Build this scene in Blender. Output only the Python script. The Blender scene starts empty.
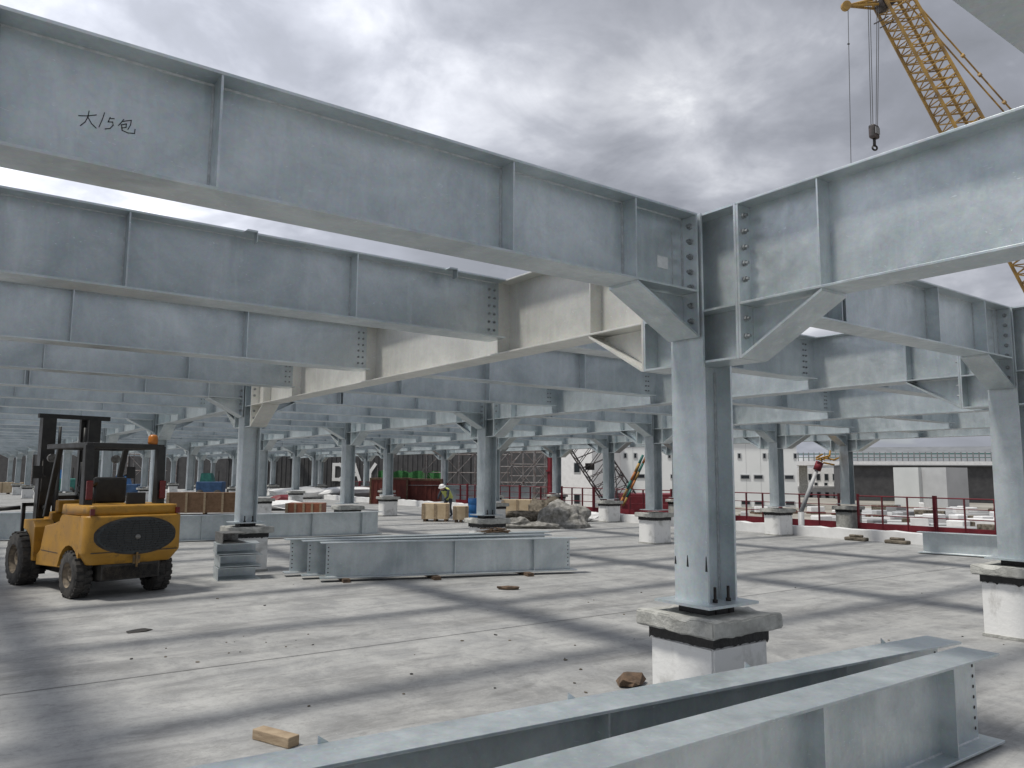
import bpy, bmesh, math, random
from mathutils import Vector, Matrix, noise
R = math.radians
random.seed(7)
C = bpy.context.scene
col = C.collection

# ------------------------------------------------------------------ camera
F_PX, PITCH, ROLL, YAW = 780.65, 0.11454, 0.00689, 0.94239
CAM = Vector((-4.758, -4.028, 1.8445))
fwd = Vector((math.cos(PITCH)*math.cos(YAW), math.cos(PITCH)*math.sin(YAW), math.sin(PITCH)))
rgt = Vector((math.sin(YAW), -math.cos(YAW), 0)); upv = rgt.cross(fwd)
rr = math.cos(ROLL)*rgt + math.sin(ROLL)*upv
uu = -math.sin(ROLL)*rgt + math.cos(ROLL)*upv
cd = bpy.data.cameras.new('camera'); cam = bpy.data.objects.new('camera', cd); col.objects.link(cam)
cam.matrix_world = Matrix(((rr.x, uu.x, -fwd.x, CAM.x), (rr.y, uu.y, -fwd.y, CAM.y), (rr.z, uu.z, -fwd.z, CAM.z), (0, 0, 0, 1)))
cd.sensor_fit = 'HORIZONTAL'; cd.sensor_width = 36.0; cd.lens = 36.0*F_PX/1024
cd.clip_start = 0.05; cd.clip_end = 6000
C.camera = cam
C.render.resolution_x, C.render.resolution_y = 1024, 768

def project(p):
    d = Vector(p) - CAM; z = d.dot(fwd)
    if z < 0.1: return None
    return 512 + F_PX*d.dot(rr)/z, 384 - F_PX*d.dot(uu)/z
def seen(a, b, pad=90, n=24):
    """does the straight piece from a to b pass through the view?"""
    for i in range(n+1):
        q = project(Vector(a).lerp(Vector(b), i/n))
        if q and -pad < q[0] < 1024+pad and -pad < q[1] < 768+pad: return True
    return False
def matters(a, b):
    """seen itself, or its shadow on the slab is"""
    a, b = Vector(a), Vector(b)
    k = SUN_DIR/-SUN_DIR.z
    return seen(a, b) or seen(a+k*a.z, b+k*b.z, 20)
def at(x, y, d):
    """world point seen at a pixel at ground distance d"""
    D = fwd + rr*((x-512)/F_PX) - uu*((y-384)/F_PX)
    h = Vector((fwd.x, fwd.y, 0)).normalized()
    return CAM + D*(d/D.dot(h))

# ------------------------------------------------------------------ light
SUN_DIR = Vector((0.47, -0.10, -1.0)).normalized()       # the way the light travels
el = math.asin(-SUN_DIR.z); az = math.atan2(-SUN_DIR.x, -SUN_DIR.y)
w = bpy.data.worlds.new('World'); C.world = w; w.use_nodes = True
nt = w.node_tree; nt.nodes.clear()
N = nt.nodes.new; L = nt.links.new
out = N('ShaderNodeOutputWorld'); bg = N('ShaderNodeBackground'); bg.inputs[1].default_value = 0.15
sky = N('ShaderNodeTexSky'); sky.sky_type = 'NISHITA'; sky.sun_disc = False
sky.sun_elevation = el; sky.sun_rotation = az
tc = N('ShaderNodeTexCoord'); sep = N('ShaderNodeSeparateXYZ'); L(tc.outputs['Generated'], sep.inputs[0])
# clouds on a flat layer: direction divided by its height
zc = N('ShaderNodeMath'); zc.operation = 'MAXIMUM'; L(sep.outputs[2], zc.inputs[0]); zc.inputs[1].default_value = 0.0
za = N('ShaderNodeMath'); za.operation = 'ADD'; L(zc.outputs[0], za.inputs[0]); za.inputs[1].default_value = 0.22
dx = N('ShaderNodeMath'); dx.operation = 'DIVIDE'; L(sep.outputs[0], dx.inputs[0]); L(za.outputs[0], dx.inputs[1])
dy = N('ShaderNodeMath'); dy.operation = 'DIVIDE'; L(sep.outputs[1], dy.inputs[0]); L(za.outputs[0], dy.inputs[1])
cmb = N('ShaderNodeCombineXYZ'); L(dx.outputs[0], cmb.inputs[0]); L(dy.outputs[0], cmb.inputs[1])
n1 = N('ShaderNodeTexNoise'); n1.inputs['Scale'].default_value = 1.15; n1.inputs['Detail'].default_value = 9; n1.inputs['Roughness'].default_value = .55; n1.inputs['Distortion'].default_value = .15
mp1 = N('ShaderNodeMapping'); mp1.inputs['Location'].default_value = (8.2, 4.4, 0.4); L(cmb.outputs[0], mp1.inputs[0]); L(mp1.outputs[0], n1.inputs[0])
n1b = N('ShaderNodeTexNoise'); n1b.inputs['Scale'].default_value = 4.2; n1b.inputs['Detail'].default_value = 7; n1b.inputs['Roughness'].default_value = .55; n1b.inputs['Distortion'].default_value = .5
L(mp1.outputs[0], n1b.inputs[0])
bl = N('ShaderNodeMath'); bl.operation = 'MULTIPLY_ADD'; L(n1b.outputs[0], bl.inputs[0]); bl.inputs[1].default_value = .30; bl.inputs[2].default_value = -.15
sm = N('ShaderNodeMath'); sm.operation = 'ADD'; L(n1.outputs[0], sm.inputs[0]); L(bl.outputs[0], sm.inputs[1])
cr = N('ShaderNodeValToRGB'); L(sm.outputs[0], cr.inputs[0])
e = cr.color_ramp.elements
e[0].position = .36; e[0].color = (1.35, 1.43, 1.62, 1)
e[1].position = .68; e[1].color = (4.9, 5.0, 5.2, 1)
for p_, c_ in ((.46, (1.65, 1.74, 2.0, 1)), (.54, (2.3, 2.4, 2.7, 1)), (.62, (3.4, 3.5, 3.8, 1))):
    m_ = cr.color_ramp.elements.new(p_); m_.color = c_
# thin places let the blue sky through
n2 = N('ShaderNodeTexNoise'); n2.inputs['Scale'].default_value = .8; n2.inputs['Detail'].default_value = 4
mp2 = N('ShaderNodeMapping'); mp2.inputs['Location'].default_value = (7.3, 2.2, 5); L(cmb.outputs[0], mp2.inputs[0]); L(mp2.outputs[0], n2.inputs[0])
cr2 = N('ShaderNodeValToRGB'); L(n2.outputs[0], cr2.inputs[0]); cr2.color_ramp.elements[0].position = .60; cr2.color_ramp.elements[1].position = .72
cr2.color_ramp.elements[1].color = (.6, .6, .6, 1)
# brighter towards the horizon
hz = N('ShaderNodeMapRange'); L(sep.outputs[2], hz.inputs[0]); hz.inputs[1].default_value = 0.0; hz.inputs[2].default_value = .34
hz.inputs[3].default_value = 0.35; hz.inputs[4].default_value = 0.0; hz.interpolation_type = 'SMOOTHSTEP'
mh = N('ShaderNodeMix'); mh.data_type = 'RGBA'; L(hz.outputs[0], mh.inputs[0]); L(cr.outputs[0], mh.inputs[6]); mh.inputs[7].default_value = (2.1, 2.2, 2.5, 1)
# thin cloud glows on the side the sun stands
dt = N('ShaderNodeVectorMath'); dt.operation = 'DOT_PRODUCT'; L(tc.outputs['Generated'], dt.inputs[0]); dt.inputs[1].default_value = tuple(Vector((-.40, .86, .32)).normalized())
gl = N('ShaderNodeMapRange'); L(dt.outputs['Value'], gl.inputs[0]); gl.inputs[1].default_value = .45; gl.inputs[2].default_value = 1.0; gl.inputs[3].default_value = 1.0; gl.inputs[4].default_value = 2.3
mg = N('ShaderNodeMix'); mg.data_type = 'RGBA'; mg.blend_type = 'MULTIPLY'; mg.inputs[0].default_value = 1.0; L(mh.outputs[2], mg.inputs[6]); L(gl.outputs[0], mg.inputs[7])
mx = N('ShaderNodeMix'); mx.data_type = 'RGBA'; L(cr2.outputs[0], mx.inputs[0]); L(mg.outputs[2], mx.inputs[6]); L(sky.outputs[0], mx.inputs[7])
L(mx.outputs[2], bg.inputs[0]); L(bg.outputs[0], out.inputs[0])

sl = bpy.data.lights.new('sun', 'SUN'); sl.energy = 2.35; sl.angle = R(7.5); sl.color = (1.0, .96, .88)
so = bpy.data.objects.new('sun', sl); col.objects.link(so)
so.rotation_euler = SUN_DIR.to_track_quat('-Z', 'Y').to_euler()

vs = C.view_settings; vs.view_transform = 'Standard'; vs.look = 'None'; vs.gamma = 1; vs.exposure = 0.36; vs.use_curve_mapping = False
C.cycles.max_bounces = 7; C.cycles.diffuse_bounces = 4; C.cycles.glossy_bounces = 3

# ------------------------------------------------------------------ materials
def mat(name, c1, c2=None, rough=.7, metal=0.0, scale=4.0, bump=0.0, bscale=30.0, lo=.35, hi=.65, r2=None, stretch=(1, 1, 1), detail=5, spec=None):
    m = bpy.data.materials.new(name); m.use_nodes = True; t = m.node_tree
    b = t.nodes['Principled BSDF']; b.inputs['Roughness'].default_value = rough; b.inputs['Metallic'].default_value = metal
    if spec is not None: b.inputs['Specular IOR Level'].default_value = spec
    b.inputs['Base Color'].default_value = (*c1, 1)
    g = t.nodes.new('ShaderNodeNewGeometry'); mp = t.nodes.new('ShaderNodeMapping'); mp.inputs['Scale'].default_value = stretch
    t.links.new(g.outputs['Position'], mp.inputs[0])
    if c2:
        n = t.nodes.new('ShaderNodeTexNoise'); n.inputs['Scale'].default_value = scale; n.inputs['Detail'].default_value = detail; n.inputs['Roughness'].default_value = .6
        t.links.new(mp.outputs[0], n.inputs[0])
        r = t.nodes.new('ShaderNodeValToRGB'); r.color_ramp.elements[0].position = lo; r.color_ramp.elements[1].position = hi
        r.color_ramp.elements[0].color = (*c1, 1); r.color_ramp.elements[1].color = (*c2, 1)
        t.links.new(n.outputs[0], r.inputs[0]); t.links.new(r.outputs[0], b.inputs['Base Color'])
        if r2 is not None:
            mr = t.nodes.new('ShaderNodeMapRange'); mr.inputs[1].default_value = lo; mr.inputs[2].default_value = hi
            mr.inputs[3].default_value = rough; mr.inputs[4].default_value = r2
            t.links.new(n.outputs[0], mr.inputs[0]); t.links.new(mr.outputs[0], b.inputs['Roughness'])
    if bump:
        n = t.nodes.new('ShaderNodeTexNoise'); n.inputs['Scale'].default_value = bscale; n.inputs['Detail'].default_value = 4
        t.links.new(mp.outputs[0], n.inputs[0])
        bp = t.nodes.new('ShaderNodeBump'); bp.inputs['Strength'].default_value = bump; bp.inputs['Distance'].default_value = .02
        t.links.new(n.outputs[0], bp.inputs['Height']); t.links.new(bp.outputs[0], b.inputs['Normal'])
    return m

def galvanised(name, dark, light, metal, ro, streak=.35):
    """hot dip zinc: cloudy patches, runs down the web, fine spangle"""
    m = bpy.data.materials.new(name); m.use_nodes = True; t = m.node_tree; b = t.nodes['Principled BSDF']
    nn, ll = t.nodes.new, t.links.new
    g = nn('ShaderNodeNewGeometry')
    def nz(sc, det, stretch=(1, 1, 1), dist=0.0, rg=.6):
        mp = nn('ShaderNodeMapping'); mp.inputs['Scale'].default_value = stretch; ll(g.outputs['Position'], mp.inputs[0])
        n = nn('ShaderNodeTexNoise'); n.inputs['Scale'].default_value = sc; n.inputs['Detail'].default_value = det
        n.inputs['Distortion'].default_value = dist; n.inputs['Roughness'].default_value = rg; ll(mp.outputs[0], n.inputs[0]); return n.outputs[0]
    def rng(s, a, b_, c, d):
        r = nn('ShaderNodeMapRange'); r.inputs[1].default_value = a; r.inputs[2].default_value = b_; r.inputs[3].default_value = c; r.inputs[4].default_value = d; ll(s, r.inputs[0]); return r.outputs[0]
    def mixc(f, a, c, blend='MIX'):
        x = nn('ShaderNodeMix'); x.data_type = 'RGBA'; x.blend_type = blend
        if isinstance(f, float): x.inputs[0].default_value = f
        else: ll(f, x.inputs[0])
        for s, i in ((a, 6), (c, 7)):
            if isinstance(s, tuple): x.inputs[i].default_value = (*s, 1)
            else: ll(s, x.inputs[i])
        return x.outputs[2]
    big = rng(nz(1.0, 4, dist=.8), .32, .68, 0, 1)
    run = rng(nz(5, 4, (1.6, 1.6, .22), .3), .52, .72, 0, streak)
    vor = nn('ShaderNodeTexVoronoi'); vor.inputs['Scale'].default_value = 55; ll(g.outputs['Position'], vor.inputs[0])
    oi = nn('ShaderNodeObjectInfo')
    c = mixc(big, dark, light)
    c = mixc(rng(nz(5, 7, dist=.7, rg=.72), .44, .68, 0, .30), c, tuple(x*.76 for x in dark))
    c = mixc(run, c, tuple(min(1, x*1.10) for x in light))
    c = mixc(.10, c, vor.outputs['Color'], 'SOFT_LIGHT')
    hs = nn('ShaderNodeHueSaturation'); ll(c, hs.inputs['Color']); r_ = nn('ShaderNodeMapRange'); r_.inputs[3].default_value = .90; r_.inputs[4].default_value = 1.08; ll(oi.outputs['Random'], r_.inputs[0]); ll(r_.outputs[0], hs.inputs['Value'])
    c = hs.outputs[0]
    soot = rng(nz(2.6, 9, dist=2.4, rg=.75), .66, .74, 0, .45)
    c = mixc(soot, c, (.24, .245, .235))
    scuff = rng(nz(11, 3, (1, 1, 3.0), 3.0, .5), .68, .72, 0, .5)
    c = mixc(scuff, c, tuple(min(1, x*1.2) for x in light))
    rust = rng(nz(3.4, 8, (1, 1, .6), 1.0, .8), .73, .79, 0, .35)
    c = mixc(rust, c, (.26, .20, .13))
    ll(c, b.inputs['Base Color'])
    b.inputs['Metallic'].default_value = metal
    ll(rng(nz(9, 5, dist=.5), .3, .7, ro-.08, ro+.12), b.inputs['Roughness'])
    bp = nn('ShaderNodeBump'); bp.inputs['Strength'].default_value = .08; bp.inputs['Distance'].default_value = .01
    b2 = nn('ShaderNodeBump'); b2.inputs['Strength'].default_value = .06; b2.inputs['Distance'].default_value = .04
    ll(nz(3.2, 3, (1, 1, 1), 1.0), b2.inputs['Height']); ll(b2.outputs[0], bp.inputs['Normal'])
    ll(nz(28, 4), bp.inputs['Height']); ll(bp.outputs[0], b.inputs['Normal'])
    return m

M = {}
M['zinc'] = galvanised('galvanised steel', (.42, .475, .497), (.64, .688, .705), .60, .36)
M['zinc_cream'] = galvanised('galvanised steel warm', (.56, .562, .53), (.71, .708, .67), .35, .45)
M['weld'] = mat('weld bead', (.55, .58, .60), (.4, .42, .43), .5, .4, 30)
M['bolt'] = mat('dull zinc bolt', (.38, .40, .41), (.22, .23, .23), .45, .7, 30)
M['rusty_bolt'] = mat('dark anchor bolt', (.02, .02, .02), (.05, .04, .035), .7, .3, 30)
M['bitumen'] = mat('bitumen coat', (.008, .008, .009), (.02, .02, .02), .55, 0, 18, .4, 25)
M['plaster'] = mat('white plaster', (.50, .50, .48), (.79, .79, .78), .85, 0, 3.5, .2, 22, .30, .48)
M['cap'] = mat('cast concrete cap', (.30, .30, .28), (.50, .50, .47), .9, 0, 7, .5, 38)
M['white'] = mat('white paint', (.72, .72, .72), (.82, .82, .82), .6, 0, 3)
M['black'] = mat('black steel paint', (.010, .010, .011), (.03, .03, .028), .4, 0, 8, 0, r2=.6)
M['rubber'] = mat('tyre rubber', (.018, .018, .018), (.07, .065, .06), .85, 0, 9, .3, 60)
M['yellow'] = mat('worn yellow paint', (.33, .165, .014), (.43, .225, .025), .45, 0, 3.5, .05, 40, r2=.6)
M['yellow_dirty'] = mat('grimy yellow paint', (.11, .08, .045), (.36, .20, .05), .7, 0, 5, .1, 40, .4, .62)
M['rim'] = mat('dusty wheel rim', (.09, .075, .06), (.26, .21, .15), .8, 0, 12)
M['dark'] = mat('dark machine parts', (.015, .015, .015), (.05, .045, .04), .6, 0, 12)
M['grille'] = mat('dark grille', (.02, .026, .03), (.035, .045, .05), .35, 0, 14)
M['steel'] = mat('bare steel', (.25, .25, .24), (.12, .11, .10), .45, .6, 20)
M['red_lens'] = mat('red lens', (.12, .008, .008), None, .25)
M['amber'] = mat('amber lens', (.42, .14, .015), None, .3)
M['red'] = mat('red painted steel', (.13, .012, .02), (.20, .018, .028), .5, 0, 3, r2=.65)
M['wood'] = mat('raw timber', (.26, .19, .12), (.40, .31, .21), .8, 0, 7, .2, 30, stretch=(1, 1, 5))
M['wood_pale'] = mat('pale plywood', (.50, .38, .24), (.62, .50, .34), .8, 0, 4, .1, 30)
M['brick_brown'] = mat('brown board', (.13, .075, .04), (.20, .12, .07), .8, 0, 8)
M['rust_red'] = mat('red oxide steel', (.10, .022, .016), (.16, .035, .025), .65, 0, 3)
M['orange'] = mat('orange plastic', (.30, .10, .05), (.22, .08, .04), .6, 0, 8)
M['blue'] = mat('blue plastic', (.02, .13, .38), (.03, .18, .45), .45, 0, 6)
M['teal'] = mat('teal paint', (.015, .11, .10), (.03, .18, .15), .6, 0, 5)
M['navy'] = mat('dusty blue paint', (.02, .06, .14), (.04, .10, .22), .6, 0, 3)
M['green'] = mat('green mesh', (.02, .11, .03), (.05, .20, .06), .8, 0, 9)
M['grey_wall'] = mat('dark cladding', (.045, .045, .048), (.07, .07, .072), .6, 0, 2)
M['clad_white'] = mat('white cladding', (.74, .76, .76), (.80, .82, .82), .55, 0, .5)
M['clad_pale'] = mat('pale panel', (.54, .56, .56), (.60, .62, .62), .5, 0, .7)
M['clad_grey'] = mat('pale grey cladding', (.42, .43, .44), (.50, .51, .52), .5, 0, .7)
M['clad_mid'] = mat('mid grey cladding', (.20, .205, .21), (.25, .255, .26), .5, 0, .7)
M['roof'] = mat('grey sheet roof', (.16, .17, .18), (.22, .23, .24), .5, .1, .5)
M['window'] = mat('dark window glass', (.02, .025, .03), None, .15)
M['crane_yellow'] = mat('weathered crane yellow', (.46, .28, .07), (.16, .10, .045), .6, 0, 1.2, 0, 30, .4, .7)
M['crane_dark'] = mat('dark lattice paint', (.03, .03, .03), (.10, .08, .08), .6, 0, 3)
M['rope'] = mat('wire rope', (.06, .06, .06), None, .6)
M['net'] = mat('dusty sheet', (.14, .135, .12), (.36, .35, .33), .9, 0, 6, .5, 20)
M['rubble'] = mat('rubble', (.05, .042, .03), (.22, .19, .15), .95, 0, 6, .6, 20)
M['pipe'] = mat('scaffold tube', (.30, .30, .30), (.16, .12, .11), .5, .5, 5)
M['skin'] = mat('skin', (.42, .26, .19), None, .6)
M['hivis'] = mat('yellow green vest', (.62, .66, .20), (.50, .55, .15), .8, 0, 20)
M['trouser'] = mat('dark work trousers', (.04, .05, .07), (.06, .07, .09), .9, 0, 20)
M['ink'] = mat('marker ink', (.01, .01, .012), None, .6)
M['paper'] = mat('white sticker', (.70, .72, .72), (.6, .62, .62), .6, 0, 40)
M['lumber_brown'] = mat('rough brown offcut', (.07, .05, .035), (.17, .11, .07), .9, 0, 9, .5, 30)
M['stripe_teal'] = M['teal']; M['stripe_orange'] = mat('orange paint', (.40, .14, .03), None, .5)

def grimy(m, col_, scale, lo, hi, amt, stretch=(1, 1, 1)):
    t = m.node_tree; b = t.nodes['Principled BSDF']; src = b.inputs['Base Color'].links[0].from_socket
    g = t.nodes.new('ShaderNodeNewGeometry'); mp = t.nodes.new('ShaderNodeMapping'); mp.inputs['Scale'].default_value = stretch; t.links.new(g.outputs['Position'], mp.inputs[0])
    n = t.nodes.new('ShaderNodeTexNoise'); n.inputs['Scale'].default_value = scale; n.inputs['Detail'].default_value = 9; n.inputs['Roughness'].default_value = .75; t.links.new(mp.outputs[0], n.inputs[0])
    r = t.nodes.new('ShaderNodeMapRange'); r.inputs[1].default_value = lo; r.inputs[2].default_value = hi; r.inputs[4].default_value = amt; t.links.new(n.outputs[0], r.inputs[0])
    x = t.nodes.new('ShaderNodeMix'); x.data_type = 'RGBA'; t.links.new(r.outputs[0], x.inputs[0]); t.links.new(src, x.inputs[6]); x.inputs[7].default_value = (*col_, 1)
    t.links.new(x.outputs[2], b.inputs['Base Color'])
grimy(M['yellow'], (.09, .06, .03), 5, .54, .70, .8)
grimy(M['yellow'], (.10, .07, .045), 22, .62, .68, .9)
grimy(M['plaster'], (.30, .28, .25), 4, .58, .75, .6, (1, 1, .4))
grimy(M['cap'], (.14, .13, .12), 9, .58, .70, .6)
grimy(M['wood'], (.12, .08, .05), 14, .58, .68, .7, (1, 1, 4))
grimy(M['white'], (.35, .34, .31), 3, .60, .78, .5)
def concrete_floor():
    m = bpy.data.materials.new('power floated concrete'); m.use_nodes = True; t = m.node_tree; b = t.nodes['Principled BSDF']
    nn, ll = t.nodes.new, t.links.new
    g = nn('ShaderNodeNewGeometry')
    def nz(sc, det, stretch=(1, 1, 1), dist=0.0, rg=.6, off=(0, 0, 0)):
        mp = nn('ShaderNodeMapping'); mp.inputs['Scale'].default_value = stretch; mp.inputs['Location'].default_value = off; ll(g.outputs['Position'], mp.inputs[0])
        n = nn('ShaderNodeTexNoise'); n.inputs['Scale'].default_value = sc; n.inputs['Detail'].default_value = det
        n.inputs['Distortion'].default_value = dist; n.inputs['Roughness'].default_value = rg; ll(mp.outputs[0], n.inputs[0]); return n.outputs[0]
    def rng(s, a, b_, c, d):
        r = nn('ShaderNodeMapRange'); r.inputs[1].default_value = a; r.inputs[2].default_value = b_; r.inputs[3].default_value = c; r.inputs[4].default_value = d; ll(s, r.inputs[0]); return r.outputs[0]
    def mixc(f, a, c):
        x = nn('ShaderNodeMix'); x.data_type = 'RGBA'; ll(f, x.inputs[0])
        for s, i in ((a, 6), (c, 7)):
            if isinstance(s, tuple): x.inputs[i].default_value = (*s, 1)
            else: ll(s, x.inputs[i])
        return x.outputs[2]
    c = mixc(rng(nz(.35, 6, dist=.6), .35, .65, 0, 1), (.235, .237, .237), (.325, .328, .328))
    c = mixc(rng(nz(1.6, 9, (1, .75, 1), .5, .72), .42, .62, 0, .7), c, (.45, .448, .435))
    c = mixc(rng(nz(1.1, 8, (.5, 1.6, 1), 1.2, .7, (4, 2, 0)), .50, .72, 0, .75), c, (.15, .15, .148))
    c = mixc(rng(nz(6, 8, (1, 1, 1), .4, .75, (9, 1, 0)), .52, .70, 0, .60), c, (.17, .17, .165))
    c = mixc(rng(nz(45, 3, (1, 1, 1), 0, .6), .66, .74, 0, .55), c, (.11, .11, .10))
    c = mixc(rng(nz(1.3, 7, (.35, 2.6, 1), .4, .65, (1, 7, 0)), .50, .66, 0, .5), c, (.44, .437, .425))
    c = mixc(rng(nz(3.2, 10, (1, 1, 1), 2.2, .8, (3, 3, 0)), .64, .70, 0, .55), c, (.50, .50, .49))
    wv = nn('ShaderNodeTexWave'); wv.wave_type = 'RINGS'; wv.inputs['Scale'].default_value = .11; wv.inputs['Distortion'].default_value = 1.2; wv.inputs['Detail'].default_value = 1; wv.inputs['Detail Scale'].default_value = .4
    ll(g.outputs['Position'], wv.inputs[0])
    tk = nn('ShaderNodeMath'); tk.operation = 'MULTIPLY'; ll(rng(wv.outputs[0], .93, .985, 0, .30), tk.inputs[0]); ll(rng(nz(2.0, 6, rg=.8), .42, .6, 0, 1), tk.inputs[1])
    c = mixc(tk.outputs[0], c, (.10, .10, .098))
    c = mixc(rng(nz(22, 6, (1, 1, 1), .3, .8, (2, 9, 0)), .50, .72, 0, .5), c, (.17, .17, .165))
    c = mixc(rng(nz(13, 8, (1, 1, 1), 1.5, .8, (12, 5, 0)), .60, .68, 0, .6), c, (.50, .495, .48))
    # concrete pour bands seen as slightly different greys
    br = nn('ShaderNodeTexBrick'); br.inputs['Scale'].default_value = .18; br.inputs['Mortar Size'].default_value = .0
    br.inputs['Color1'].default_value = (.95, .95, .95, 1); br.inputs['Color2'].default_value = (1.04, 1.04, 1.04, 1); br.inputs['Mortar'].default_value = (1, 1, 1, 1)
    ll(g.outputs['Position'], br.inputs[0])
    x = nn('ShaderNodeMix'); x.data_type = 'RGBA'; x.blend_type = 'MULTIPLY'; x.inputs[0].default_value = 1.0; ll(c, x.inputs[6]); ll(br.outputs[0], x.inputs[7])
    ll(x.outputs[2], b.inputs['Base Color'])
    ll(rng(nz(2.5, 6), .3, .7, .62, .9), b.inputs['Roughness'])
    bp = nn('ShaderNodeBump'); bp.inputs['Strength'].default_value = .25; bp.inputs['Distance'].default_value = .01
    ll(nz(14, 8, rg=.75), bp.inputs['Height']); ll(bp.outputs[0], b.inputs['Normal'])
    return m
M['floor'] = concrete_floor()
M['ground'] = mat('site ground', (.20, .185, .16), (.34, .32, .28), .95, 0, .25, .3, 3)
M['joint'] = mat('joint filler', (.06, .06, .06), (.12, .12, .12), .9, 0, 9)

# ------------------------------------------------------------------ mesh helpers
class MB:
    def __init__(s): s.v = []; s.f = []; s.sm = []
    def add(s, vs, fs, smooth=False):
        o = len(s.v); s.v += [tuple(p) for p in vs]
        for f in fs: s.f.append(tuple(i+o for i in f)); s.sm.append(smooth)
        return s
    def box(s, x0, x1, y0, y1, z0, z1, m=None):
        vs = [(x, y, z) for z in (z0, z1) for y in (y0, y1) for x in (x0, x1)]
        if m: vs = [m @ Vector(p) for p in vs]
        return s.add(vs, [(0, 2, 3, 1), (4, 5, 7, 6), (0, 1, 5, 4), (2, 6, 7, 3), (0, 4, 6, 2), (1, 3, 7, 5)])
    def prism(s, poly, a0, a1, axis='y', m=None):
        """poly of 2-D points swept along an axis ('y': poly is x,z ; 'x': poly is y,z ; 'z': poly is x,y)"""
        n = len(poly); vs = []
        for a in (a0, a1):
            for p, q in poly:
                vs.append({'y': (p, a, q), 'x': (a, p, q), 'z': (p, q, a)}[axis])
        if m: vs = [m @ Vector(p) for p in vs]
        fs = [tuple(range(n)), tuple(range(2*n-1, n-1, -1))] + [(i, n+i, n+(i+1) % n, (i+1) % n) for i in range(n)]
        return s.add(vs, fs)
    def tube(s, p, q, r, n=8, r2=None, cap=True):
        p, q = Vector(p), Vector(q); d = (q-p).normalized()
        a = d.orthogonal().normalized(); b = d.cross(a); r2 = r if r2 is None else r2
        vs = [c + (a*math.cos(2*math.pi*i/n) + b*math.sin(2*math.pi*i/n))*k for c, k in ((p, r), (q, r2)) for i in range(n)]
        o = len(s.v); s.v += [tuple(v) for v in vs]
        for i in range(n): s.f.append((o+i, o+(i+1) % n, o+n+(i+1) % n, o+n+i)); s.sm.append(n > 6)
        if cap:
            s.f.append(tuple(o+i for i in range(n-1, -1, -1))); s.sm.append(False)
            s.f.append(tuple(o+n+i for i in range(n))); s.sm.append(False)
        return s
    def path(s, pts, r, n=6):
        for a, b in zip(pts, pts[1:]): s.tube(a, b, r, n)
        return s
    def ring(s, c, ax, prof, n=24, smooth=True):
        """lathe: prof of (radius, offset along axis)"""
        c, ax = Vector(c), Vector(ax).normalized(); a = ax.orthogonal().normalized(); b = ax.cross(a); k = len(prof)
        vs = [c + ax*h + (a*math.cos(2*math.pi*i/n)+b*math.sin(2*math.pi*i/n))*r for i in range(n) for r, h in prof]
        fs = [(i*k+j, i*k+j+1, ((i+1) % n)*k+j+1, ((i+1) % n)*k+j) for i in range(n) for j in range(k-1)]
        return s.add(vs, fs, smooth)
    def mesh(s, name):
        me = bpy.data.meshes.new(name); me.from_pydata(s.v, [], s.f); me.update()
        me.polygons.foreach_set('use_smooth', s.sm)
        b = bmesh.new(); b.from_mesh(me); bmesh.ops.recalc_face_normals(b, faces=b.faces); b.to_mesh(me); b.free()
        return me
    def build(s, name, m, parent=None, loc=None, bevel=0):
        me = s.mesh(name); me.materials.append(m)
        return link(name, me, parent, loc, bevel)
def link(name, me, parent=None, loc=None, bevel=0):
    o = bpy.data.objects.new(name, me); col.objects.link(o)
    if parent: o.parent = parent
    if loc is not None: o.location = loc
    if bevel:
        bv = o.modifiers.new('bevel', 'BEVEL'); bv.width = bevel; bv.segments = 2; bv.limit_method = 'ANGLE'
    return o
def tag(o, label=None, cat=None, group=None, kind=None):
    if label: o['label'] = label
    if cat: o['category'] = cat; o['kind'] = 'thing'
    if group: o['group'] = group
    if kind: o['kind'] = kind
    return o
def thing(name, label, cat, loc=(0, 0, 0), rz=0.0, group=None):
    o = bpy.data.objects.new(name, None); col.objects.link(o); o.location = loc; o.rotation_euler = (0, 0, rz); o.empty_display_size = .1
    return tag(o, label, cat, group)
def hexbolt(r=.014, h=.012):
    return MB().tube((0, 0, 0), (0, -h, 0), r, 6).tube((0, -h, 0), (0, -h-.014, 0), r*.5, 6)
ORD = ['zeroth', 'first', 'second', 'third', 'fourth', 'fifth', 'sixth', 'seventh', 'eighth', 'ninth', 'tenth', 'eleventh', 'twelfth', 'thirteenth', 'fourteenth', 'fifteenth', 'sixteenth', 'seventeenth', 'eighteenth', 'nineteenth', 'twentieth', 'twenty-first', 'twenty-second', 'twenty-third', 'twenty-fourth', 'twenty-fifth', 'twenty-sixth', 'twenty-seventh', 'twenty-eighth', 'twenty-ninth', 'thirtieth', 'thirty-first', 'thirty-second', 'thirty-third', 'thirty-fourth', 'thirty-fifth']

# ------------------------------------------------------------------ setting
def sheet(name, x0, x1, y0, y1, z, m):
    return tag(MB().add([(x0, y0, z), (x1, y0, z), (x1, y1, z), (x0, y1, z)], [(0, 1, 2, 3)]).build(name, m), kind='structure')
sheet('ground', -3000, 3000, -3000, 3000, -1.6, M['ground'])
EDGE = 20.95
slab = tag(MB().box(-60, EDGE, -22, 84, -.35, 0).build('concrete_floor', M['floor']), kind='structure')
# saw-cut joints in the slab: one along the beams, one across
for k, (a, b) in enumerate((((-30, 4.02), (16.9, 3.72)), ((-30, 14.6), (16.9, 14.6)))):
    d = Vector((b[0]-a[0], b[1]-a[1], 0)).normalized(); n = Vector((-d.y, d.x, 0))*.006
    A, B = Vector((*a, .004)), Vector((*b, .004))
    tag(MB().add([A-n, B-n, B+n, A+n], [(0, 1, 2, 3)]).build('floor_joint', M['joint']), kind='structure')

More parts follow.
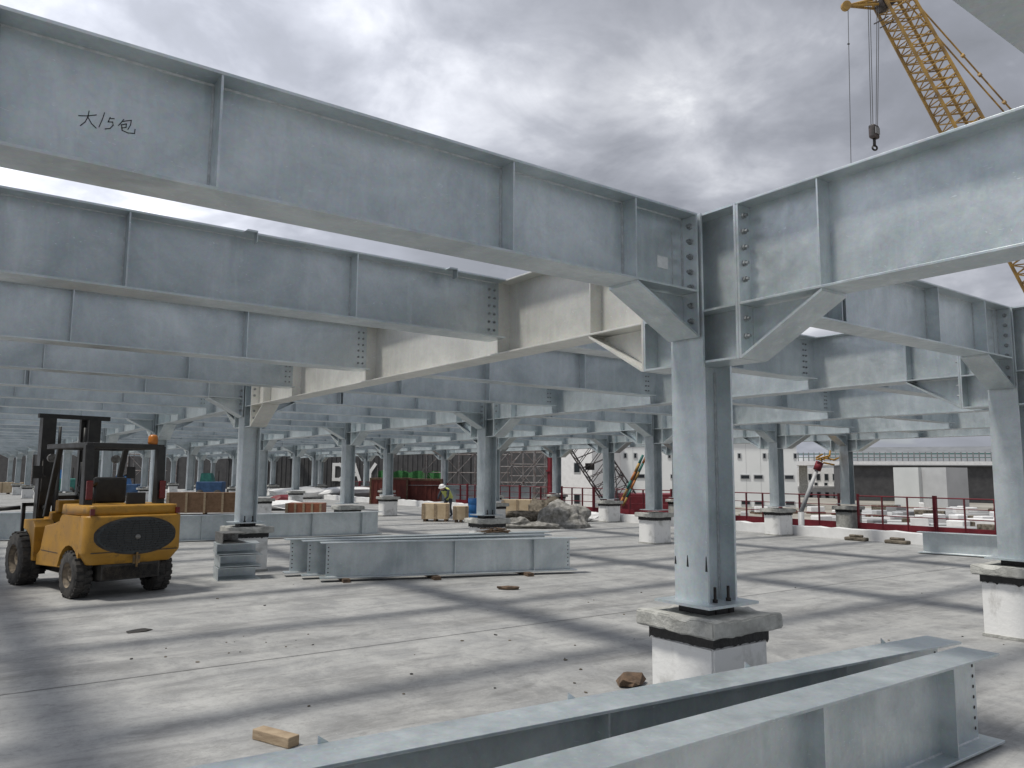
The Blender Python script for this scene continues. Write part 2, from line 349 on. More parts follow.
sheet('dark_floor_strip', 17.3, 20.9, -6, 60, .004, M['bitumen'])  # near-black sheet on the slab between kerb and barrier
sheet('yard', 21.5, 75, -25, 60, -.6, M['ground'])
# ------------------------------------------------------------------ the steel frame
US = {-3: -16.575, -2: -11.05, -1: -5.525, 0: 0.0, 1: 5.525, 2: 11.05, 3: 16.575, 4: 20.55}
VS = {-1: -11.10, 0: 0.0, 1: 11.10, 2: 18.80, 3: 26.88, 4: 37.86, 5: 48.9, 6: 57.5, 7: 66.0, 8: 74.5}
ZB, ZG, ZT = 3.228, 3.079, 3.851          # underside of cross beams, of girders, top of both
SEC = {-1: [-8.5, -5.75, -3.2], 0: [2.57, 5.72, 8.50], 1: [13.67, 16.23], 2: [21.49, 24.18], 3: [29.6, 32.4, 35.1], 4: [40.6, 43.4, 46.1], 5: [51.7, 54.6], 6: [60.3, 63.2], 7: [68.8, 71.7]}
cache = {}
def cached(key, fn, m):
    key = key+(m.name,)
    if key not in cache:
        me = fn().mesh(key[0]); me.materials.append(m); cache[key] = me
    return cache[key]
def side_name(i):
    return {-3: 'third bay left of', -2: 'second bay left of', -1: 'first bay left of', 0: 'first bay right of', 1: 'second bay right of', 2: 'third bay right of', 3: 'fourth bay right of'}[i]
def line_name(i):
    return {-3: 'third row left of', -2: 'second row left of', -1: 'first row left of', 0: 'same row as', 1: 'first row right of', 2: 'second row right of', 3: 'third row right of', 4: 'fourth row right of'}[i]

def beam_parts(root, L, H, bf, stiffs, haunch0, haunch1, hd, hl, m, near, fin0=0, fin1=0, plates=True, trans=()):
    """I-beam along local +x, underside of bottom flange at z=0. haunch*: True gives a bolted haunched end."""
    tf, tw = .018, .012
    k = (round(L, 3), H, bf)
    link('top_flange', cached(('top_flange',)+k, lambda: MB().box(0, L, -bf/2, bf/2, H-tf, H), m), root, bevel=.003 if near else 0)
    link('bottom_flange', cached(('bottom_flange',)+k+(haunch0, haunch1), lambda: MB().box(0 if not haunch0 else .021, L if not haunch1 else L-.021, -bf/2, bf/2, 0, tf), m), root, bevel=.003 if near else 0)
    link('web', cached(('web',)+k+(fin0, fin1), lambda: MB().box(-fin0, L+fin1, -tw/2, tw/2, tf, H-tf), m), root)
    if near:                                                     # fillet welds along the flanges
        link('weld_bead', cached(('weld_bead',)+k, lambda: MB().prism([(-tw/2-.009, H-tf), (-tw/2, H-tf-.009), (-tw/2, H-tf)], .03, L-.03, 'x').prism([(-tw/2-.009, tf), (-tw/2, tf+.009), (-tw/2, tf)], .03, L-.03, 'x'), M['weld']), root)
    for s in stiffs:
        def st(s=s):
            b = MB()
            for sg in (-1, 1):
                y0, y1 = sorted((sg*(tw/2), sg*(bf/2-.006)))
                b.box(s-.006, s+.006, y0, y1, tf, H-tf)
            return b
        link('stiffener', cached(('stiffener', round(s, 3))+k, st, m), root)
        if near:
            link('weld_bead', cached(('weld_bead', 's', round(s, 3))+k, lambda s=s: MB().box(s-.016, s-.0065, -.0155, -tw/2-.0005, tf+.01, H-tf-.01).box(s+.0065, s+.016, -.0155, -tw/2-.0005, tf+.01, H-tf-.01), M['weld']), root)
    for s in trans:                                              # deep plates that take a crossing beam
        def st2(s=s):
            b = MB()
            for sg in (-1, 1):
                y0, y1 = sorted((sg*(tw/2), sg*(bf/2+.0)))
                b.box(s-.007, s+.007, y0, y1, tf, H-tf)
            return b
        link('connection_plate', cached(('connection_plate', round(s, 3))+k, st2, m), root)
    for end, on in ((0, haunch0), (1, haunch1)):
        if not on: continue
        def X(x): return x if end == 0 else L-x
        def hw():
            return MB().prism([(X(.021), -.012), (X(hl), -.012), (X(.021), -hd+.03)], -tw/2, tw/2)
        def hf():
            p, q = Vector((X(hl+.012), 0, -.001)), Vector((X(.021), 0, -hd+.02))
            return MB().prism([(p.x, p.z), (q.x, q.z), (q.x, q.z-.02), (p.x, p.z-.02)], -bf/2, bf/2)
        def ep():
            x0, x1 = sorted((X(0), X(.020)))
            return MB().box(x0, x1, -bf/2-.001, bf/2+.001, -hd-.006, H-.02) if False else MB().box(x0, x1, -bf/2+.001, bf/2-.001, -hd, -.001).box(x0, x1, -bf/2+.001, bf/2-.001, 0, H-tf-.001)
        link('haunch_web', cached(('haunch_web', end, hd, hl)+k, hw, m), root)
        link('haunch_flange', cached(('haunch_flange', end, hd, hl)+k, hf, m), root)
        link('end_plate', cached(('end_plate', end, hd)+k, ep, m), root)
        if near:
            link('weld_bead', cached(('weld_bead', 'e', end)+k, lambda: MB().box(*sorted((X(.13), X(.139))), -.0105, -tw/2-.0005, tf+.01, H-tf-.01).box(*sorted((X(.0205), X(.03))), -.0155, -tw/2-.0005, tf+.01, H-tf-.01), M['weld']), root)
        if near:
            zs = [H-.10, H-.22, H-.34, H-.46, H-.58, -.10, -.22] if H < .7 else [H-.10, H-.22, H-.34, H-.46, H-.58, -.10, -.23]
            for z in zs:
                for sg in (-1, 1):
                    me = cached(('bolt', end), lambda: MB().tube((0, 0, 0), (.02 if end == 0 else -.02, 0, 0), .023, 6).tube((0, 0, 0), (.042 if end == 0 else -.042, 0, 0), .013, 6), M['bolt'])
                    link('bolt', me, root, (X(.0205), sg*(bf/2-.055), z))
    if near and not haunch0 or near and not haunch1:
        for end, on in ((0, haunch0), (1, haunch1)):
            if on: continue
            for cx in (.05, .115):
                for r_ in range(6):
                    me = cached(('bolt', 'web'), lambda: hexbolt(.014, .011), M['bolt'])
                    xx = cx - .0 if end == 0 else L-cx
                    link('bolt', me, root, (xx, -.0065, .10+r_*(H-.2)/5))

def add_beam_u(i, v, is_col, n):
    u0, u1 = US[i], US[i+1]
    a, b = (u0+.185, u1-.185) if is_col else (u0+.155, u1-.155)
    if not matters((a, v, 3.5), (b, v, 3.5)): return None
    mid = Vector(((a+b)/2, v, 3.5)); dist = (mid-CAM).length
    near = dist < 19
    lab = 'grey galvanised cross beam, %s line back, in the %s the nearest column' % (ORD[n], side_name(i))
    if n == 0: lab = 'grey galvanised cross beam overhead at the picture\'s top right corner'
    if i == -1 and v == 0: lab = 'nearest overhead beam with black handwriting on its web, left of the nearest column'
    o = thing('steel_beam', lab, 'steel beam', (a, v, ZB), 0, 'galvanised roof beams across the bays')
    Lb = b-a
    if is_col:
        st = [.64, 1.73, Lb-1.73-0, Lb-.64] if Lb < 4.5 else [.64, 1.66, Lb-3.56, Lb-1.73, Lb-.64]
        if i == -1 and v == 0: st = [.64, Lb-3.565, Lb-1.745, Lb-.655]
        beam_parts(o, Lb, ZT-ZB, .30, st, True, True, .345, .64, M['zinc'], near)
    else:
        st = [Lb-3.56, Lb-1.66]
        beam_parts(o, Lb, ZT-ZB, .30, [s for s in st if s > .2], False, False, 0, 0, M['zinc'], near, .148, .148)
    return o
def add_girder(i, j):
    v0, v1 = VS[j], VS[j+1]; a, b = v0+.478, v1-.478; u = US[i]
    if not matters((u, a, 3.5), (u, b, 3.5)): return None
    dist = min((Vector((u, a, 3.5))-CAM).length, (Vector((u, b, 3.5))-CAM).length); near = dist < 16
    if i == 0 and j == -1: lab = 'bright sunlit girder running overhead right of the nearest column towards the viewer'
    else: lab = 'grey haunched girder, %s span back, on the %s the nearest column' % (ORD[j+1], line_name(i))
    o = thing('steel_girder', lab, 'girder', (u, a, ZG), math.pi/2, 'girders along the column rows')
    beam_parts(o, b-a, ZT-ZG, .30, [.66, b-a-.66], True, True, .392, .66, M['zinc_cream'] if (i == 0 and j == 0) else M['zinc'], near, trans=[s-a for s in SEC[j]])
    return o

def add_column(i, j):
    u, v = US[i], VS[j]
    if not seen((u, v, 0), (u, v, 3.9), pad=140): return
    near = (Vector((u, v, 1))-CAM).length < 20
    lab = 'grey galvanised column on a white plinth, %s back, %s the nearest one' % (ORD[j+1], line_name(i))
    if i == 0 and j == 0: lab = 'nearest and largest galvanised column, on a white plinth right of centre'
    o = thing('steel_column', lab, 'column', (u, v, .89), 0, 'galvanised columns on white plinths')
    zb, zt = .02, ZT-.89
    hw, hv = .165, .16
    key = ('c',)
    link('shaft', cached(('shaft',), lambda: MB().box(-hw, -hw+.02, -hv, hv, zb, zt).box(hw-.02, hw, -hv, hv, zb, zt).box(-hw+.0205, hw-.0205, -.007, .007, zb, zt), M['zinc']), o)
    if near: link('weld_bead', cached(('col_weld',), lambda: MB().box(hw-.032, hw-.021, -.019, -.008, .022, zt-1.2).box(-hw+.021, -hw+.032, -.019, -.008, .022, zt-1.2), M['weld']), o)
    link('base_plate', cached(('base_plate',), lambda: MB().box(-.28, .28, -.265, .265, 0, .02), M['zinc']), o)
    for sg in (-1, 1):
        if sg == -1 and j == -1: continue
        def stub(sg=sg):
            y0, y1 = sg*.0085, sg*.455
            ya, yb = sorted((y0, y1)); yc, yd = sorted((sg*.1605, sg*.455))
            zm, zl = ZG-.89, 2.687-.89
            b = MB().box(-.006, .006, ya, yb, zl+.016, zm-.001).box(-.006, .006, ya, yb, zm+.017, zt-.019)
            for z0 in (zl, zm, zt-.018):
                b.box(-.15, .15, yc, yd, z0, z0+.016 if z0 != zt-.018 else zt)
                ye, yf = sorted((sg*.0085, sg*.1595)); b.box(-.143, .143, ye, yf, z0, z0+.016)
            e0, e1 = sorted((sg*.4555, sg*.4755)); b.box(-.149, .149, e0, e1, zl-.002, zt-.001)
            return b
        link('bracket', cached(('bracket', sg), stub, M['zinc']), o)
    if near:
        for k, (x, y) in enumerate([(-.06, -.135), (.09, -.135), (-.06, .135), (.09, .135)]):
            link('anchor_bolt', cached(('anchor_bolt',), lambda: MB().tube((0, 0, -.08), (0, 0, .13), .011, 8).tube((0, 0, .02), (0, 0, .042), .021, 6), M['rusty_bolt']), o, (x, y, 0))
        link('gap_shade_block', cached(('gap_shade_block',), lambda: MB().box(-.15, .15, -.14, .14, -.07, -.001), M['bitumen']), o)  # black block in the gap under the base plate: gap shade put into colour
    # plinth
    lab = 'white rendered plinth with concrete cap, %s back, %s the nearest one' % (ORD[j+1], line_name(i))
    if i == 0 and j == 0: lab = 'nearest white rendered plinth with black band and rough chipped concrete cap'
    if i == 4: lab = 'bare grey plinth beyond the red barrier, %s back' % ORD[j+1]
    p = thing('concrete_plinth', lab, 'plinth', (u+.04, v+.02, 0), 0, 'plinths under the columns')
    rnd = random.Random(i*31+j); vkey = rnd.randrange(4)
    def cap(vk=vkey):
        rn = random.Random(vk+5); b = bmesh.new(); n = 10
        bmesh.ops.create_cube(b, size=1, matrix=Matrix.Diagonal((.80, .76, .115, 1)))
        bmesh.ops.bevel(b, geom=b.edges[:], offset=.012, segments=2, affect='EDGES')
        bmesh.ops.subdivide_edges(b, edges=[e for e in b.edges if e.calc_length() > .2], cuts=14, use_grid_fill=True)
        off = Vector((rn.random()*50, rn.random()*50, 0))
        for v_ in b.verts:
            nv = noise.noise_vector(v_.co*6+off)*.009 + noise.noise_vector(v_.co*23+off)*.008
            edge = max(abs(v_.co.x)/.40, abs(v_.co.y)/.38)
            if edge > .9 and v_.co.z > 0:
                nv.z -= max(0, noise.noise(v_.co*5+off*1.3)-.05)*.07
            if edge < .8: nv *= .35
            v_.co += nv
        me = bpy.data.meshes.new('cap'); b.to_mesh(me); b.free()
        mb = MB(); mb.v = [tuple(q.co) for q in me.vertices]; mb.f = [tuple(q.vertices) for q in me.polygons]; mb.sm = [False]*len(mb.f)
        return mb
    link('cap', cached(('cap', vkey), cap, M['cap']), p, (0, 0, .765))
    pm = M['plaster'] if i != 4 else M['cap']
    def ped():
        b = bmesh.new(); bmesh.ops.create_cube(b, size=1, matrix=Matrix.Diagonal((.62, .60, .63, 1)))
        bmesh.ops.bevel(b, geom=b.edges[:], offset=.015, segments=2, affect='EDGES')
        mb = MB(); b.verts.index_update(); mb.v = [(q.co.x, q.co.y, q.co.z+.315) for q in b.verts]; mb.f = [tuple(x.index for x in f.verts) for f in b.faces]; mb.sm = [False]*len(mb.f); b.free(); return mb
    link('pedestal', cached(('pedestal', i == 4), ped, pm), p)
    def band():
        rn = random.Random(vkey*3+3); b = MB(); n = 30
        ring = []
        hx, hy = .318, .308
        per = []
        for k in range(n): per.append((-hx+2*hx*k/n, -hy))
        for k in range(n): per.append((hx, -hy+2*hy*k/n))
        for k in range(n): per.append((hx-2*hx*k/n, hy))
        for k in range(n): per.append((-hx, hy-2*hy*k/n))
        m_ = len(per); vs_ = [(x, y, .705) for x, y in per]+[(x, y, .632-.012*rn.random()-(.03*rn.random() if rn.random() < .10 else 0)) for x, y in per]
        b.add(vs_, [(k, (k+1) % m_, m_+(k+1) % m_, m_+k) for k in range(m_)]); b.add([(-hx, -hy, .629), (hx, -hy, .629), (hx, hy, .629), (-hx, hy, .629)], [(0, 1, 2, 3)])
        return b
    link('bitumen_band', cached(('bitumen_band', vkey), band, M['bitumen']), p)
    def kick():
        return MB().box(-.325, .325, -.315, .315, .003, .035)
    link('mortar_skirt', cached(('mortar_skirt',), kick, M['cap']), p)
    return o

beams = {}
lines = []
for j in range(-1, 9):
    if j >= 0: lines.append((VS[j], True))
    if j in SEC:
        for v in SEC[j]:
            if j >= 0 or v > -4: lines.append((v, False))
lines.sort()
n0 = [k for k, (v, c) in enumerate(lines) if v == 0][0]
for k, (v, isc) in enumerate(lines):
    for i in range(-3, 4):
        if v < 0 and i > 0: continue
        beams[(i, k-n0)] = add_beam_u(i, v, isc, k-n0+1)
for i in range(-3, 5):
    for j in range(-1, 8):
        if j == -1 and i not in (0, -1): continue
        add_girder(i, j)
for i in range(-3, 5):
    for j in range(0, 9):
        if i == 4 and j < 1: continue
        add_column(i, j)

# handwriting, sticker and clips on the nearest beams
A = beams[(-1, 0)]
ax, az_ = A.location.x, A.location.z
STROKES = [[(-4.355, 3.497), (-4.319, 3.506), (-4.283, 3.521)], [(-4.314, 3.531), (-4.317, 3.502), (-4.327, 3.474), (-4.345, 3.451)], [(-4.316, 3.499), (-4.3, 3.473), (-4.28, 3.457)], [(-4.249, 3.541), (-4.257, 3.504), (-4.268, 3.466)],
 [(-4.224, 3.525), (-4.231, 3.501), (-4.212, 3.506), (-4.209, 3.49), (-4.221, 3.471), (-4.242, 3.463)], [(-4.226, 3.52), (-4.207, 3.524)], [(-4.165, 3.532), (-4.174, 3.515), (-4.186, 3.496)], [(-4.172, 3.52), (-4.132, 3.537), (-4.134, 3.513), (-4.144, 3.488)],
 [(-4.175, 3.502), (-4.152, 3.513), (-4.153, 3.495), (-4.172, 3.487)], [(-4.173, 3.502), (-4.169, 3.476), (-4.143, 3.47), (-4.114, 3.475), (-4.113, 3.496)]]
b = MB()
for s in STROKES:
    for p, q in zip(s, s[1:]):
        P0, P1 = Vector((p[0]-ax, 0, p[1]-az_)), Vector((q[0]-ax, 0, q[1]-az_)); d = (P1-P0).normalized(); n = Vector((-d.z, 0, d.x))*.0019
        P0 -= d*.002; P1 += d*.002
        b.add([P0-n+Vector((0, -.0085, 0)), P1-n+Vector((0, -.0085, 0)), P1+n+Vector((0, -.0085, 0)), P0+n+Vector((0, -.0085, 0))], [(0, 1, 2, 3)])
b.build('handwriting', M['ink'], A)
NC = [o for o in col.objects if o.name.startswith('steel_column') and abs(o.location.x) < .01 and abs(o.location.y) < .01][0]
for y, z, h in ((.03, .27, .085), (-.148, .25, .11), (.15, .28, .06)):
    MB().prism([(y-.010, z), (y+.010, z), (y+.004, z+h), (y-.002, z+h)], -.1665, -.1652, 'x').build('drip_mark', M['ink'], NC)
MB().box(-.485-ax, -.37-ax, -.0085, -.0065, 3.405-az_, 3.498-az_).build('sticker', M['paper'], A)
S2 = beams[(-1, 1)]
for u in (-2.81, -.85):
    x = u-S2.location.x
    MB().prism([(x-.05, .60), (x+.05, .60), (x+.05, .615), (x-.035, .615)], -.235, -.151).box(x+.044, x+.05, -.235, -.151, .52, .598).build('clip', M['zinc'], S2)

# ------------------------------------------------------------------ loose beams on the slab
def loose_beam(name_label, p0, p1, H, bf, z0, stiffs, m=None, holes=True, group='loose beams lying on the slab', deep=()):
    p0, p1 = Vector((*p0, z0)), Vector((*p1, z0)); L_ = (p1-p0).length
    o = thing('loose_beam', name_label, 'steel beam', p0, math.atan2(p1.y-p0.y, p1.x-p0.x), group)
    m = m or M['zinc']; tf, tw = .018, .012
    MB().box(0, L_, -bf/2, bf/2, H-tf, H).build('top_flange', m, o, bevel=.003)
    MB().box(0, L_, -bf/2, bf/2, 0, tf).build('bottom_flange', m, o, bevel=.003)
    MB().box(.1, L_-.1, -tw/2, tw/2, tf, H-tf).build('web', m, o)
    MB().prism([(-tw/2-.009, tf), (-tw/2, tf+.009), (-tw/2, tf)], .1, L_-.1, 'x').prism([(-tw/2-.009, H-tf), (-tw/2, H-tf-.009), (-tw/2, H-tf)], .1, L_-.1, 'x').build('weld_bead', M['weld'], o)
    for s in stiffs:
        for sg in (-1, 1):
            y0, y1 = sorted((sg*(tw/2), sg*(bf/2-.02)))
            MB().box(s-.006, s+.006, y0, y1, tf, H-tf).build('stiffener', m, o)
    if holes:
        for ex in (.14, L_-.14):
            for k in range(7):
                link('bolt_hole', cached(('bolt_hole',), lambda: MB().tube((0, 0, 0), (0, -.0015, 0), .012, 10), M['rusty_bolt']), o, (ex, -.0065, .09+k*(H-.18)/6))
    return o
loose_beam('nearest loose beam on the slab, bolt holes in its right end', (-4.2, -1.345), (1.33, -1.345), .60, .27, .02, [1.55, 3.42, 4.9])
rb = loose_beam('second loose beam, just behind the nearest one and slightly askew', (-5.0, -.52), (1.52, -1.01), .60, .27, .02, [1.5, 3.2, 5.2])
# small lugs standing proud behind the rear beam's top flange
for x in (1.75, 3.15, 4.55, 6.0):
    MB().prism([(x-.035, .585), (x+.035, .585), (x-.035, .635)], .137, .145).build('lug', M['zinc'], rb)
loose_beam('long loose beam in front of three on the slab behind the forklift\'s right side', (.58, 8.85), (5.05, 7.42), .60, .26, .06, [2.35, 3.85], group='stacked loose beams beside the forklift')
loose_beam('middle loose beam tucked behind the longest of the stacked beams', (.45, 9.35), (5.1, 8.25), .60, .26, .06, [1.3, 3.3], group='stacked loose beams beside the forklift')
loose_beam('rear loose beam of the stack, its end stepping out at left', (.32, 9.85), (5.6, 8.9), .60, .26, .06, [1.3, 3.3], group='stacked loose beams beside the forklift')
for k, (x, y) in enumerate([(1.1, 9.2), (2.55, 8.65), (4.2, 8.15)]):
    t = MB().box(-.06, .06, -.75, .75, 0, .058).build('timber_bearer', M['lumber_brown'], None, (x, y, .001)); t.rotation_euler[2] = -.25
    tag(t, ['timber bearer under the left end of the stacked beams', 'timber bearer under the middle of the stacked beams', 'timber bearer under the right end of the stacked beams'][k], 'timber', 'bearers under stacked beams')
loose_beam('long loose beam lying behind the nearest left column', (-1.6, 18.2), (6.1, 17.6), .66, .28, .03, [2.6, 5.6, 7.1], holes=False)
loose_beam('loose beam lying behind the forklift at the left edge', (-12.6, 22.5), (-2.2, 20.6), .70, .28, .03, [2.5, 6.6], holes=False)
loose_beam('loose beam lying left of the right-hand column near the red barrier', (14.6, 5.75), (15.6, 1.2), .50, .26, .02, [3.2], holes=False)
loose_beam('loose beam lying beside the far red containers', (18.1, 38.2), (24.3, 33.6), 1.1, .28, .03, [3.2], holes=False)

# ------------------------------------------------------------------ bits on the floor
def chunk(name, label, cat, loc, size, m, seed, rz=0, group=None, jag=.3):
    b = bmesh.new(); bmesh.ops.create_icosphere(b, subdivisions=2, radius=.5)
    o_ = Vector((seed*3.1, seed*1.7, 0))
    for v in b.verts:
        v.co += noise.noise_vector(v.co*2.2+o_)*jag
        v.co = Vector((v.co.x*size[0], v.co.y*size[1], max(0, (v.co.z+.42))*size[2]))
    me = bpy.data.meshes.new(name); b.to_mesh(me); b.free(); me.materials.append(m)
    o = link(name, me, None, loc); o.rotation_euler[2] = rz
    return tag(o, label, cat, group)
p = MB().box(-.18, .18, -.05, .05, 0, .07).build('timber_offcut', M['wood'], None, (-2.76, 1.46, .001), bevel=.006); p.rotation_euler[2] = R(-68)
tag(p, 'short pale timber offcut lying on the floor left of the nearest loose beams', 'timber')
_d = fwd + rr*((631-512)/F_PX) - uu*((685-384)/F_PX); _g = CAM + _d*(-CAM.z/_d.z); SCRAP = (_g.x, _g.y, 0)
chunk('timber_scrap', 'splintered brown scrap against the foot of the nearest plinth', 'scrap', SCRAP, (.34, .22, .13), M['lumber_brown'], 3, .3)
chunk('scrap', 'dark crumpled scrap on the floor in front of the stacked beams', 'scrap', (2.75, 6.35, 0), (.36, .14, .07), M['lumber_brown'], 5, -.6)
chunk('oil_rag', 'flat dark rag on the floor in front of the forklift wheels', 'rag', (-2.75, 6.05, 0), (.3, .18, .02), M['dark'], 6, .2)
rn = random.Random(11)
for k in range(70):
    if k < 22: x, y = -2.1+rn.gauss(0, .5), 4.9+rn.gauss(0, .45)
    elif k < 40: x, y = .2+rn.gauss(0, .8), 1.9+rn.gauss(0, .5)
    else: x, y = rn.uniform(-3.5, 9), rn.uniform(-.2, 9)
    s = rn.uniform(.012, .035)
    o = link('pebble', cached(('pebble', k % 3), lambda: chunkmesh(k % 3), M['lumber_brown'] if k % 3 else M['dark']), None, (x, y, .001)) if False else None
def pebble_mesh(sd):
    b = bmesh.new(); bmesh.ops.create_icosphere(b, subdivisions=1, radius=1)
    for v in b.verts: v.co += noise.noise_vector(v.co*1.5+Vector((sd*7, 0, 0)))*.4; v.co.z = max(-.2, v.co.z*.5)
    me = bpy.data.meshes.new('pebble'); b.to_mesh(me); b.free(); return me
pm = [pebble_mesh(k) for k in range(3)]
for k, me in enumerate(pm): me.materials.append(M['dark'] if k == 0 else M['rubble'])
for k in range(48):
    if k < 14: x, y = -2.05+rn.gauss(0, .55), 4.6+rn.gauss(0, .45)
    elif k < 26: x, y = .1+rn.gauss(0, .9), 2.3+rn.gauss(0, .6)
    else: x, y = rn.uniform(-4, 9), rn.uniform(-.2, 9.5)
    s = rn.uniform(.006, .018)
    o = bpy.data.objects.new('pebble', pm[k % 3]); col.objects.link(o); o.location = (x, y, .002+s*.15); o.scale = (s, s*rn.uniform(.6, 1.6), s); o.rotation_euler[2] = rn.random()*6
    tag(o, 'tiny crumb of debris scattered on the open concrete floor', 'debris', 'crumbs of debris on the floor')

# galvanised bracket rack beside the nearest left plinth
t = thing('bracket_rack', 'open stack of galvanised channel pieces against the nearest left plinth', 'bracket', (-.42, 10.2, 0), R(-8))
for k, (z0, z1, x0, x1, tw_) in enumerate([(.0, .21, -.34, .36, 0), (.225, .42, -.33, .37, .03), (.435, .62, -.36, .34, -.04), (.63, .80, -.33, .05, .09)]):
    m_r = Matrix.Rotation(tw_, 4, 'Z')
    MB().box(x0, x1, .12, .132, z0+.013, z1-.013, m_r).box(x0, x1, -.40, .132, z0, z0+.012, m_r).box(x0, x1, -.40, .132, z1-.012, z1, m_r).box(x0-.013, x0-.001, -.41, .14, z0, z1, m_r).build('channel', M['steel' if k == 3 else 'zinc'], t)

# ------------------------------------------------------------------ forklift
def tyre(root, x, y, r, w_, name='wheel'):
    sg = 1 if y > 0 else -1
    wh = MB().ring((0, 0, 0), (0, 1, 0), [(r*.55, -w_/2), (r*.9, -w_/2), (r*.975, -w_*.42), (r, -w_*.3), (r, w_*.3), (r*.975, w_*.42), (r*.9, w_/2), (r*.55, w_/2)], 36).build(name, M['rubber'], root, (x, y, r))
    tr = MB(); n = 22
    for k in range(n):
        a = 2*math.pi*k/n
        for s2 in (-1, 1):
            m = Matrix.Rotation(a+(.14 if s2 > 0 else 0), 4, 'Y')
            tr.box(-.028, .028, s2*w_*.05 if s2 > 0 else -w_*.46, w_*.46 if s2 > 0 else -w_*.05, r-.012, r+.014, m)
    tr.build('tread', M['rubber'], wh)
    MB().ring((0, 0, 0), (0, sg, 0), [(0.0, w_*.18), (r*.2, w_*.18), (r*.22, w_*.30), (r*.30, w_*.30), (r*.32, w_*.12), (r*.50, w_*.10), (r*.56, w_*.46), (r*.60, w_*.50)], 28).build('rim', M['rim'], wh)
    for k in range(6):
        a = 2*math.pi*k/6; link('nut', cached(('nut', sg), lambda: MB().tube((0, 0, 0), (0, sg*.03, 0), .016, 6), M['steel']), wh, (math.cos(a)*r*.41, sg*w_*.11, math.sin(a)*r*.41))
    return wh
fk = thing('forklift', 'yellow forklift with black mast and overhead guard, seen from behind', 'forklift', (-2.47, 9.33, 0), R(102.2))
tyre(fk, 0, .585, .335, .24); tyre(fk, 0, -.585, .335, .24); tyre(fk, 2.08, .66, .42, .30); tyre(fk, 2.08, -.66, .42, .30)
# counterweight: rounded plan, narrowing at the chin
def plan(wd, rear, front, rc, n=8):
    """half width wd, rear x, front x, corner radius rc: closed outline"""
    P = [(front, wd)]
    for k in range(n+1):
        a = math.pi/2+math.pi/2*k/n; P.append((rear+rc+rc*math.cos(a), wd-rc+rc*math.sin(a)))
    for k in range(1, 8):
        y = (wd-rc)*(1-2*k/8); P.append((rear-.035*(1-(y/(wd-rc))**2), y))
    for k in range(n+1):
        a = math.pi+math.pi/2*k/n; P.append((rear+rc+rc*math.cos(a), -wd+rc+rc*math.sin(a)))
    P.append((front, -wd)); return P
def loft(layers, cap=True):
    b = MB(); n = len(layers[0][1]); vs_ = []
    for z, P in layers: vs_ += [(x, y, z) for x, y in P]
    fs = [(k*n+i, k*n+(i+1) % n, (k+1)*n+(i+1) % n, (k+1)*n+i) for k in range(len(layers)-1) for i in range(n)]
    b.add(vs_, fs, True); b.f += [tuple(range(n-1, -1, -1)), tuple(range((len(layers)-1)*n, len(layers)*n))]; b.sm += [False, False]
    return b
cw = loft([(.50, plan(.60, -.50, -.36, .10)), (.52, plan(.61, -.52, -.36, .10)), (.66, plan(.695, -.60, -.36, .12)), (.68, plan(.70, -.605, -.36, .12)), (1.17, plan(.70, -.60, -.36, .12)), (1.20, plan(.69, -.59, -.36, .11))]).build('counterweight', M['yellow'], fk)
side = MB()
for sg in (-1, 1):
    y0, y1 = sorted((sg*.40, sg*.70))
    # cheek over the rear wheel with an arch cut into it
    arch = [(-.36, .52)] + [(0+.43*math.cos(a), .33+.43*math.sin(a)) for a in [math.pi*(1-k/10)*.98+.0 for k in range(1, 10)]] + [(.44, .42), (.44, 1.12), (.36, 1.19), (-.36, 1.19)]
    arch[0] = (-.36, .60)
    arch = [p_ for p_ in arch if p_[0] > -.361 or p_[1] > .5]
    arch = [(max(-.36, x), z) for x, z in arch]
    MB().prism(arch, y0, y1).build('rear_cheek', M['yellow'], cw)
loft([(1.20, plan(.66, -.56, .50, .09)), (1.33, plan(.65, -.55, .50, .09)), (1.345, plan(.64, -.54, .48, .08))]).build('hood', M['yellow'], fk)
# oval grille on the rear face
gr = MB(); nseg = 48; vs_ = []; cz = .905
for k in range(nseg):
    a = 2*math.pi*k/nseg; y = .60*math.cos(a); z = cz+.275*math.sin(a)
    def rx(y): return -.612-.035*max(0, 1-(y/.5)**2) if abs(y) < .48 else -.612+.12*(1-math.sqrt(max(0, 1-((abs(y)-.48)/.22)**2)))
    vs_.append((rx(y)-.006, y, z))
inner = [(rx(v[1]*.93)-.012, v[1]*.93, cz+(v[2]-cz)*.92) for v in vs_]
gr.add(vs_+inner, [(k, (k+1) % nseg, nseg+(k+1) % nseg, nseg+k) for k in range(nseg)])
gr.build('grille_rim', M['dark'], cw)
g2 = MB(); rows = 9
pts = []
for k in range(13):
    for r_ in range(9):
        t_ = -1+2*k/12; zz = -1+2*r_/8
        yy = t_*.56*math.sqrt(max(0.0, 1-(zz*.92)**2)); pts.append((rx(yy)-.008, yy, cz+zz*.253))
g2.add(pts, [(k*9+r_, (k+1)*9+r_, (k+1)*9+r_+1, k*9+r_+1) for k in range(12) for r_ in range(8)], True)
gg = g2.build('rear_grille', M['grille'], cw)
sl_ = MB()
for z in (-.21, -.175, -.14, -.105, -.07, -.035, 0, .035, .07, .105, .14, .175, .21):
    hwid = .53*math.sqrt(max(0, 1-(z/.245)**2))
    n_ = 10
    for k in range(n_):
        ya, yb = -hwid+2*hwid*k/n_, -hwid+2*hwid*(k+1)/n_-.012
        xm = min(rx(ya), rx(yb))-.022; sl_.box(xm, xm+.012, ya, yb, cz+z-.008, cz+z+.008)
sl_.build('grille_slats', M['black'], gg)
MB().ring((-.66, 0, cz-.02), (-1, 0, 0), [(0, .02), (.035, .02), (.04, 0)], 16).build('drawbar_pin_cap', M['steel'], gg)
